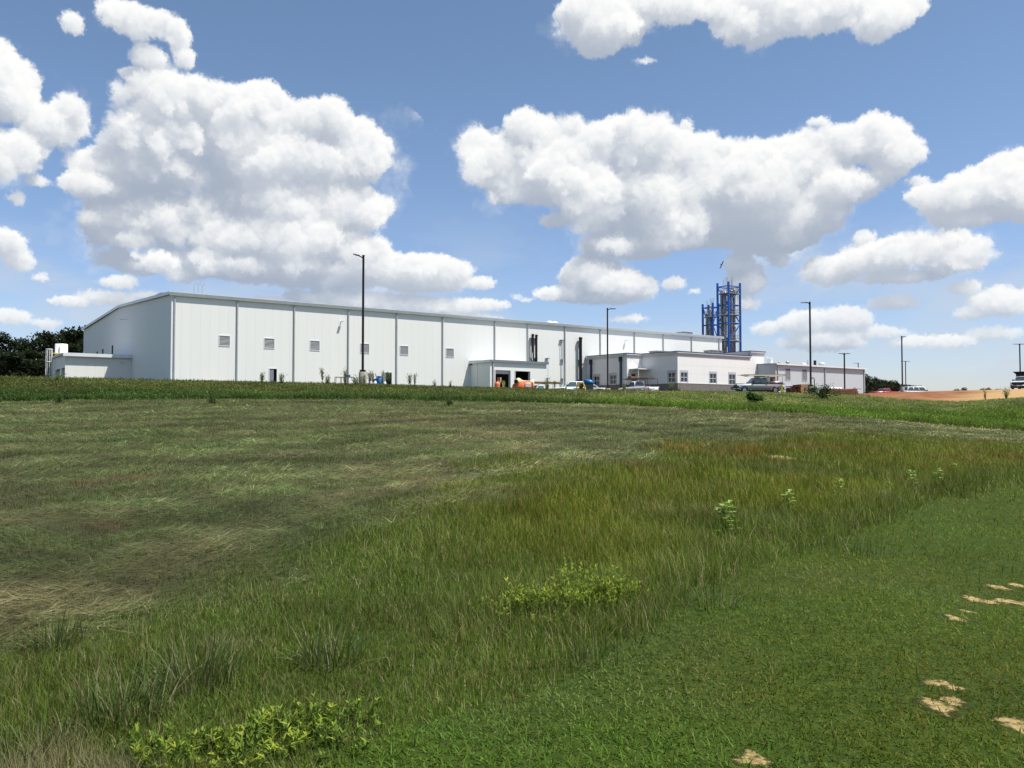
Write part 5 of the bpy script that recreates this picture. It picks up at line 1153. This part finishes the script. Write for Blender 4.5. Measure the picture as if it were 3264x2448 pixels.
# white pickup with a lumber rack
HN = math.atan2(NX.y, NX.x)
t, xf, xr, w = vehicle('pickup_truck', 'white single cab pickup with brown planks on its rack, seen from behind', 'pickup truck', gpos(2034, 108., EYE+2.25), facing(2030, -45), 'whitep', L=5.3, W=1.95, H=1.80, wb=3.35, cab=(1.05, -.35), group=VG)
rack(t, xr, -.35, .9, w, 1.95, 1.08, 'rust', 4, 1.2)
MB().box(xr-.012, xr-.003, -.13, .13, .78, .86).build('tailgate_badge', M['graphite'], t)
MB().box(xr-.012, xr-.002, -.17, .17, .62, .74).build('number_plate', M['tarp'], t)
o = thing('plank_bundle', 'bundle of dark reddish brown planks on the rack of the white pickup', 'planks', (t.location.x, t.location.y, t.location.z+2.14), facing(2030, -45)); m = MB()
for k in range(5): m.box(-2.2+.2*k, 2.6-.15*k, -.75+.22*k, -.57+.22*k, 0, .09+.03*(k % 2))
m.box(.9, 1.5, -.7, .35, .12, .35); m.build('planks', M['brownwood'], o)
# silver sport utility and a grey car beyond
vehicle('sport_utility', 'silver sport vehicle with green tinted windows, behind the yellow stand', 'sport utility', gpos(1822, 106., EYE+2.25), facing(1822, 8), 'silver', L=4.8, W=1.85, H=1.72, kind='suv', wb=2.8, belt=1.02, cab=(.95, -1.75), group=VG, glassm='greenglass', roofm='whitep')
vehicle('parked_car', 'low grey car under the blue covered machine', 'car', gpos(1875, 109., EYE+2.35), facing(1875, 5), 'silver', L=4.5, W=1.8, H=1.30, kind='car', wb=2.7, belt=.88, cab=(.75, -1.3), group=VG)
t, xf, xr, w = vehicle('pickup_truck', 'white pickup half hidden between the orange lift and the broad leafed weed', 'pickup truck', gpos(1724, 114., EYE+2.05), math.pi+.5, 'whitep', L=5.2, W=1.9, H=1.70, wb=3.3, cab=(1.4, -.1), group=VG, glassm='greenglass')
rack(t, xr, -.1, .9, w, 1.8, 1.08, 'black', 3, .9)
o = thing('pipe_bundle', 'bundle of dark brown pipes on the rack of the half hidden pickup', 'pipes', (t.location.x, t.location.y, t.location.z+1.98), math.pi+.5); m = MB()
for k in range(9): m.tube([(-2.8, -.5+.13*k, .05), (2.2, -.5+.13*k, .05)], .065, 6); m.tube([(-2.6, -.42+.12*k, .17), (1.9, -.42+.12*k, .17)], .06, 6)
m.build('pipes', M['brownwood'], o)
# red pickup, white van, dump truck
vehicle('pickup_truck', 'bright red crew cab pickup on the dirt by the treeline', 'pickup truck', gpos(2817, 160., EYE+3.05), facing(2817, 42), 'red', L=5.2, W=1.85, H=1.68, wb=3.2, cab=(1.0, -1.0), group=VG)
t, xf, xr, w = vehicle('cargo_van', 'white cargo van with roof rack, right of the concrete pole base', 'van', gpos(2913, 158., EYE+2.9), .38, 'whitep', L=5.4, W=1.95, H=2.05, kind='van', wb=3.4, belt=1.20, cab=(2.35, -2.55), group=VG, front_ov=.8)
m = MB()
for x in (-2.0, -.4, 1.2): m.tube([(x, -w*.75, 2.05), (x, -w*.75, 2.3), (x, w*.75, 2.3), (x, w*.75, 2.05)], .03, 5)
m.build('roof_rack', M['black'], t)
pt = gpos(3262, 124.5); t, xf, xr, w = vehicle('dump_truck', 'white truck with a black dump body at the right edge, facing the camera', 'truck', pt, facing(3262, 78), 'whitep', L=6.4, W=2.1, H=1.98, wb=3.9, belt=1.25, cab=(.85, -.75), group=VG)
MB().hexa([(xr-.2,-1.1,1.15),(-.95,-1.1,1.15),(-.95,1.1,1.15),(xr-.2,1.1,1.15)], [(xr-.4,-1.12,2.55),(-.9,-1.12,2.35),(-.9,1.12,2.35),(xr-.4,1.12,2.55)]).hexa([(-.9,-1.12,2.35),(-.55,-1.3,2.62),(-.55,1.3,2.62),(-.9,1.12,2.35)],[(-.95,-1.2,2.5),(-.6,-1.5,2.72),(-.6,1.5,2.72),(-.95,1.2,2.5)]).build('dump_body', M['black'], t)
MB().box(xf+.02, xf+.04, -w*.80, w*.80, .74, 1.06).build('wide_grille', M['black'], t); MB().box(xf+.1, xf+.115, -.18, .18, .48, .62).build('number_plate', M['tarp'], t)
MB().box(xf+.041, xf+.05, -.11, .11, .86, .95).build('grille_badge', M['graphite'], t); MB().box(xf-.05, xf+.095, -w+.05, w-.05, .2, .5).build('valance', M['black'], t)

# ---------------------------------------------------------------- things lying about the yard
p = gpos(1668, 108.); z0 = EYE+2.2
t = thing('boom_lift', 'orange and cream boom lift parked in front of the bay doors', 'boom lift', (p[0], p[1], z0), math.pi*.02)
MB().prism([(-1.35,.55),(-1.42,1.0),(-1.3,1.55),(-.9,1.72),(.85,1.72),(1.0,1.6),(1.0,.55)], -.75, .75).build('counterweight_body', M['orange'], t, bevel=.08)
MB().box(.12,.15,-.77,.77,.6,1.7).build('panel_seam', M['rust'], t); MB().box(.25,.85,-.768,-.753,1.15,1.58).build('notice_plate', M['tarp'], t)
MB().box(-1.0,-.6,-.765,-.752,.78,.95).build('vent_slot', M['black'], t)
MB().prism([(-.8,1.72),(-.85,2.25),(-.55,2.32),(-.1,1.98),(.9,1.95),(1.35,2.15),(1.38,.65),(1.15,.65),(1.1,1.5),(.8,1.75)], -.22, .22).build('boom', M['cream'], t, bevel=.03)
MB().tube([(-.95,-.85,1.80),(-.55,-.2,1.95)], .34, 14).tube([(-.97,-.9,1.79),(-.94,-.84,1.80)], .27, 14).build('boom_end', M['cream'], t)
MB().tube([(-.985,-.93,1.785),(-.96,-.885,1.79)], .25, 14).build('boom_mouth', M['black'], t)
MB().prism([(.9,.55),(.95,1.5),(1.2,1.55),(1.25,1.0),(1.35,.5)], -.6, .6).build('linkage', M['rust'], t, bevel=.03)
MB().box(-1.1, 1.1, -.6, .6, .3, .56).build('chassis', M['black'], t)
for x in (-.85, .85):
    for y in (-.75, .75): wheel(t, x, y, .42, .3)
def stand(name, label, cat, px, D, z=None, rz=0., group=None): p = gpos(px, D); return thing(name, label, cat, (p[0], p[1], z if z is not None else p[2]), rz, group)
zt_ = on_wall(1600, 1204, tO-1)[1]; sx_, _ = on_wall(1592, 1230, tO-1.0); pw = C0 + AX*sx_ + NX*(tO-1.0)
t = thing('step_ladder', 'tall wooden coloured step ladder standing in the left bay door', 'step ladder', (pw.x, pw.y, FL-.4), ROT+.3); h = zt_-(FL-.4)
m = MB(); 
for y in (-.22, .22): m.tube([(-.75, y*1.5, 0), (0, y, h)], .05, 4)
for k in range(9): f = (k+.5)/9; m.box(-.75*(1-f)-.06, -.75*(1-f)+.06, -.3*(1.1-f*.3), .3*(1.1-f*.3), h*f-.02, h*f+.02)
m.build('step_rails', M['cream'], t); m = MB()
for y in (-.22, .22): m.tube([(.75, y*1.5, 0), (0, y, h)], .045, 4)
m.tube([(.5,-.28,h*.33),(.5,.28,h*.33)], .03, 4); m.build('back_rails', M['cream'], t); MB().box(-.15,.15,-.25,.25,h-.04,h+.03).build('top_cap', M['orange'], t)
sx_, z_ = on_wall(1584, 1222, tO-1.6); pw = C0 + AX*sx_ + NX*(tO-1.6); zb_ = FL-.45
t = thing('barrel', 'orange red barrel at the foot of the step ladder', 'barrel', (pw.x, pw.y, zb_)); hh = on_wall(1584, 1217, tO-1.6)[1]-zb_
MB().lathe([(0,0),(.34,0),(.36,hh*.3),(.34,hh*.33),(.36,hh*.36),(.36,hh*.63),(.34,hh*.66),(.36,hh*.7),(.34,hh),(.3,hh),(0,hh-.03)], 18).build('drum', M['orange'], t)
for i, (px, ty) in enumerate(((1603.5,1212),(1607.5,1213))):
    sx_, z1 = on_wall(px, ty, tO+.9); pw = C0 + AX*sx_ + NX*(tO+.9)
    t = thing('bollard', ('front' if i == 0 else 'rear') + ' one of two yellow bollards inside the left bay door', 'bollard', (pw.x, pw.y, FL-.5), 0, 'yellow bollards in the bay door'); hh = z1-FL+.5
    MB().lathe([(0,0),(.13,0),(.13,hh-.08),(.09,hh-.02),(0,hh)], 14).build('post', M['yellow'], t); MB().lathe([(.134,hh*.7),(.134,hh*.8)], 14).build('band', M['tarp'], t)
# metal bench frame by the wall
t = stand('metal_trestle', 'long low metal trestle frame in front of the warehouse wall', 'trestle', 1098, 90., None); zt_ = at(1098, 1201.5, 90.).z - t.location.z
m = MB(); hw = .5*60/FPX*90
for y in (-.3, .3):
    m.box(-hw, hw, y-.03, y+.03, zt_-.07, zt_)
    for x in (-hw, -hw*.4, hw*.3, hw-.05): m.box(x, x+.06, y-.03, y+.03, -.2, zt_-.07)
m.build('frame', M['galv'], t)
t = stand('blue_crate', 'small blue object lying on the metal trestle', 'crate', 1108, 90., stand.__defaults__ and None); t.location.z += zt_-.02; MB().box(-.28,.25,-.2,.2,0,.22).box(-.3,.27,-.22,.22,.22,.26).build('box', M['bluep'], t, bevel=.02)
# blue hopper with a spout on a wrapped pallet
t = stand('blue_hopper', 'blue box with a tapering spout beside the light pole base', 'hopper', 1210, 86.); z1 = at(1210, 1199, 86.).z - t.location.z; sc_ = 86./FPX
MB().box(-6*sc_, 7*sc_, -.4, .4, z1-1.15, z1-.04).box(-7*sc_, 7.5*sc_, -.44, .44, z1-.1, z1).build('box', M['bluep'], t, bevel=.02)
MB().hexa([(-24*sc_,-.08,z1-.5),(-6*sc_,-.36,z1-.9),(-6*sc_,.36,z1-.9),(-24*sc_,.08,z1-.5)], [(-24*sc_,-.08,z1-.36),(-6*sc_,-.36,z1-.2),(-6*sc_,.36,z1-.2),(-24*sc_,.08,z1-.36)]).build('spout', M['bluep'], t)
MB().box(-1*sc_, 2.2*sc_, -.413, -.402, z1-.33, z1-.18).box(3.2*sc_, 5.6*sc_, -.413, -.402, z1-.33, z1-.18).build('label_plate', M['tarp'], t)
MB().tube([(-8*sc_,0,z1-.45),(-13.5*sc_,0,z1+.25)], .04, 5).build('handle', M['graphite'], t)
for label, px, py, wpx in (('white plastic wrapped sack left of the blue box, on the red dirt', 1196, 1214, 14), ('white wrapped bundle right of the blue box by the open door', 1227, 1216, 12)):
    t = stand('wrapped_sack', label, 'sack', px, 85.); z1 = at(px, py, 85.).z - t.location.z; hw = wpx*.5/FPX*85
    m = MB(); n = 10
    m.lathe([(0,-.15),(hw*.9,-.1),(hw,max(z1*.3,.1)),(hw*.8,max(z1*.75,.2)),(hw*.3,max(z1,.28)),(0,max(z1,.3))], 14); b = m.build('bag', M['tarp'], t); b.scale = (1, .6, 1)
# blue tarp covered machine, yellow stand
t = stand('tarp_covered_machine', 'bright blue tarpaulin covered machine in front of the office side wall', 'machine', 1876, 103.); sc_ = 103./FPX; z1 = at(1876, 1209.5, 103.).z - t.location.z
MB().prism([(-14*sc_,z1-.6),(-15*sc_,z1-.05),(-12*sc_,z1+.02),(-1*sc_,z1-.08),(2*sc_,z1),(9*sc_,z1-.12),(16*sc_,z1-.4),(16*sc_,z1-.62)], -.6, .6).build('tarpaulin', M['bluep'], t, bevel=.05)
MB().box(-12*sc_, 14*sc_, -.5, .5, -.2, z1-.6).build('machine_body', M['graphite'], t)
t = stand('yellow_stand', 'yellow splay legged stand in front of the silver sport vehicle', 'stand', 1852, 99.); z1 = at(1852, 1219, 99.).z - t.location.z; sc_ = 99./FPX
m = MB(); m.box(-7*sc_, 7*sc_, -.25, .25, z1-.12, z1)
for sg in (-1, 1):
    for y in (-1, 1): m.tube([(sg*6*sc_, y*.2, z1-.06), (sg*13*sc_, y*.5, z1-.6), (sg*15*sc_, y*.6, -.1)], .05, 6)
m.box(-9*sc_, -6*sc_, -.3, .3, z1-.55, z1-.1).box(6*sc_, 9*sc_, -.3, .3, z1-.55, z1-.1); m.build('legs', M['yellow'], t); MB().lathe([(0,z1-.75),(.22,z1-.7),(.22,z1-.15),(0,z1-.12)], 12).build('motor', M['rust'], t)
# lumber
def lumber(label, px0, px1, top, D, rows, cols, lenx, deep, name='lumber_stack', ends=True, zb=None, rz=0.):
    t = stand(name, label, 'lumber', (px0+px1)/2, D, None, rz); sc_ = D/FPX; W_ = (px1-px0)*sc_; z1 = at(px0, top, D).z - t.location.z; r = random.Random(4)
    m = MB()
    for k in range(rows):
        zz = -.1 + (z1+.1)*k/rows
        for c in range(cols): y0 = -deep/2 + deep*c/cols; m.box(-W_/2 + r.uniform(0, .12), W_/2 - r.uniform(0, .25), y0+.008, y0+deep/cols-.008, zz+.012, zz+(z1+.1)/rows-.004)
    m.build('boards', M['wood'] if ends else M['brownwood'], t); return t, W_, z1
t, W_, z1 = lumber('neat stack of fresh yellow lumber left of the concrete pole base', 2546, 2582, 1225, 101., 5, 3, 1, 1.1)
t, W_, z1 = stand('lumber_stack', 'ragged stack of dark ended timber left of the fresh lumber', 'lumber', 2538, 99.5), .7, None
z1 = at(2538, 1226, 99.5).z - t.location.z; r_ = random.Random(2); m = MB(); sc_ = 99.5/FPX
for k in range(8):
    for c in range(5):
        if k == 7 and c in (0, 1): continue
        x = -9.5*sc_ + 19*sc_*c/5 + r_.uniform(-.03, .03); z = -.1+(z1+.1)*k/8; m.box(x+.01, x+19*sc_/5-.01, -.6+r_.uniform(-.25, .1), 1.2, z+.01, z+(z1+.1)/8-.012)
m.build('timbers', M['woodend'], t)
t, W_, z1 = lumber('long low pile of brown planks in front of the ribbed metal building', 2614, 2731, 1241, 104., 3, 4, 1, 1.2, 'timber_pile', False)
MB().box(-W_/2+.3, W_/2-.6, -.4, .4, z1, z1+.06).build('top_board', M['wood'], t)
MB().box(W_/2-.8, W_/2+.55, -.1, .1, z1+.02, z1+.08).build('loose_plank', M['brownwood'], t)
t = stand('board_panel', 'small pale board standing at the right end of the brown plank pile', 'board', 2724, 106.); z1 = at(2724, 1235, 106.).z - t.location.z; MB().box(-.18,.18,-.03,.03,-.1,z1).build('panel', M['cornice'], t)
t = stand('wrapped_bundles', 'row of white plastic wrapped bundles lying behind the brown plank pile', 'bundles', 2653, 110.); z1 = at(2653, 1233.5, 110.).z - t.location.z; sc_ = 110./FPX
m = MB(); r_ = random.Random(9)
for k in range(5): x = -24*sc_+48*sc_*k/5; m.prism([(x,z1-.42),(x-.03,z1-.15),(x+.12,z1-.05+r_.uniform(-.05,.04)),(x+.3,z1-.02+r_.uniform(-.1,.03)),(x+.46,z1-.18),(x+.44,z1-.42)], -.6, .6)
m.build('wrap', M['tarp'], t, bevel=.03); MB().box(-25*sc_, 24*sc_, -.62, .62, z1-.6, z1-.42).build('pallet', M['navy'], t); MB().box(-23*sc_, 22*sc_, -.5, .5, -.2, z1-.6).build('bearers', M['brownwood'], t)
t = stand('survey_stake', 'thin dark stake in the ground right of the bent pipe', 'stake', 2603, 94.); MB().box(-.02,.02,-.02,.02,-.1, at(2603, 1233, 94.).z-t.location.z).build('stake', M['navy'], t)
t = stand('black_bin', 'small black bin in front of the lower louvre of the metal building', 'bin', 2512, 101.); z1 = at(2511, 1237, 101.).z - t.location.z
MB().hexa([(-.2,-.2,-.1),(.15,-.2,-.1),(.15,.2,-.1),(-.2,.2,-.1)], [(-.24,-.22,z1),(.17,-.22,z1),(.17,.22,z1),(-.24,.22,z1)]).box(.0,.5,-.2,.2,-.1,z1-.22).build('bin', M['graphite'], t)
t = stand('yellow_jacket_on_post', 'yellow green cloth hanging on a post behind the tail of the silver and black pickup', 'cloth', 2493, 97.); z1 = at(2493, 1226, 97.).z - t.location.z
MB().hexa([(-.16,-.05,.2),(.14,-.05,.2),(.14,.05,.2),(-.16,.05,.2)], [(-.10,-.07,z1),(.02,-.07,z1-.02),(.02,.07,z1-.02),(-.10,.07,z1)]).hexa([(.0,-.05,.75),(.24,-.05,.62),(.24,.05,.62),(.0,.05,.75)],[(.0,-.05,z1-.1),(.10,-.05,z1-.35),(.10,.05,z1-.35),(.0,.05,z1-.1)]).build('cloth', mat('hi_vis_cloth', (.42, .50, .05), .8, var=.3, vscale=5), t)
MB().tube([(-.02,.02,-.2),(-.02,.02,z1+.05)], .03, 6).build('post', M['brownwood'], t)
t = stand('pale_post', 'short pale post between the yellow cloth and the black bin', 'post', 2500, 98.); MB().box(-.12,.12,-.1,.1,-.2, at(2500, 1241, 98.).z-t.location.z).build('post', M['trim'], t)
for i, (px, top, D, label) in enumerate(((1836,1273,60.,'thin white marker stake on the bank below the yellow stand'), (1915,1277,60.,'thin white marker stake on the bank below the left office window'), (1993,1264,66.,'thin white marker stake on the bank below the white pickup'), (1866,1240,72.,'small white marker stake close under the yellow stand'))):
    a, _ = ray(px, top); x = a*D; z = hz(x, D); t = thing('marker_stake', label, 'stake', (x, D, z), 0, 'survey stakes on the bank'); MB().box(-.014,.014,-.012,.012,-.1,.42).build('lath', M['tarp'], t); MB().box(-.016,.016,-.014,.014,.38,.43).build('tip', M['orange'], t)
# bird
p = at(2300, 844, 150.); t = thing('bird', 'dark soaring bird banking above the blue towers', 'bird', p, 0)
m = MB(); m.tube([(-.2,0,0),(-.1,0,.01),(.05,0,.01),(.17,0,.03),(.24,0,.02)], .05, 8, .025)
def wing(s): 
    pts = [(.06,0,.02),(.12,0,s*.32),(.10,.02,s*.62),(.02,.04,s*.78),(-.03,.04,s*.70),(-.05,.02,s*.4),(-.08,0,.0)]; m.add(pts + [(x-.0,y+.015,z) for x, y, z in pts], [tuple(range(7)), tuple(range(13,6,-1))] + [(i,(i+1)%7,(i+1)%7+7,i+7) for i in range(7)])
wing(1); wing(-1); m.add([(-.18,-.01,.0),(-.34,.0,.09),(-.34,.0,-.09)],[(0,1,2)]); b = m.build('body', M['bird'], t); b.rotation_euler = (.3, .35, .2)
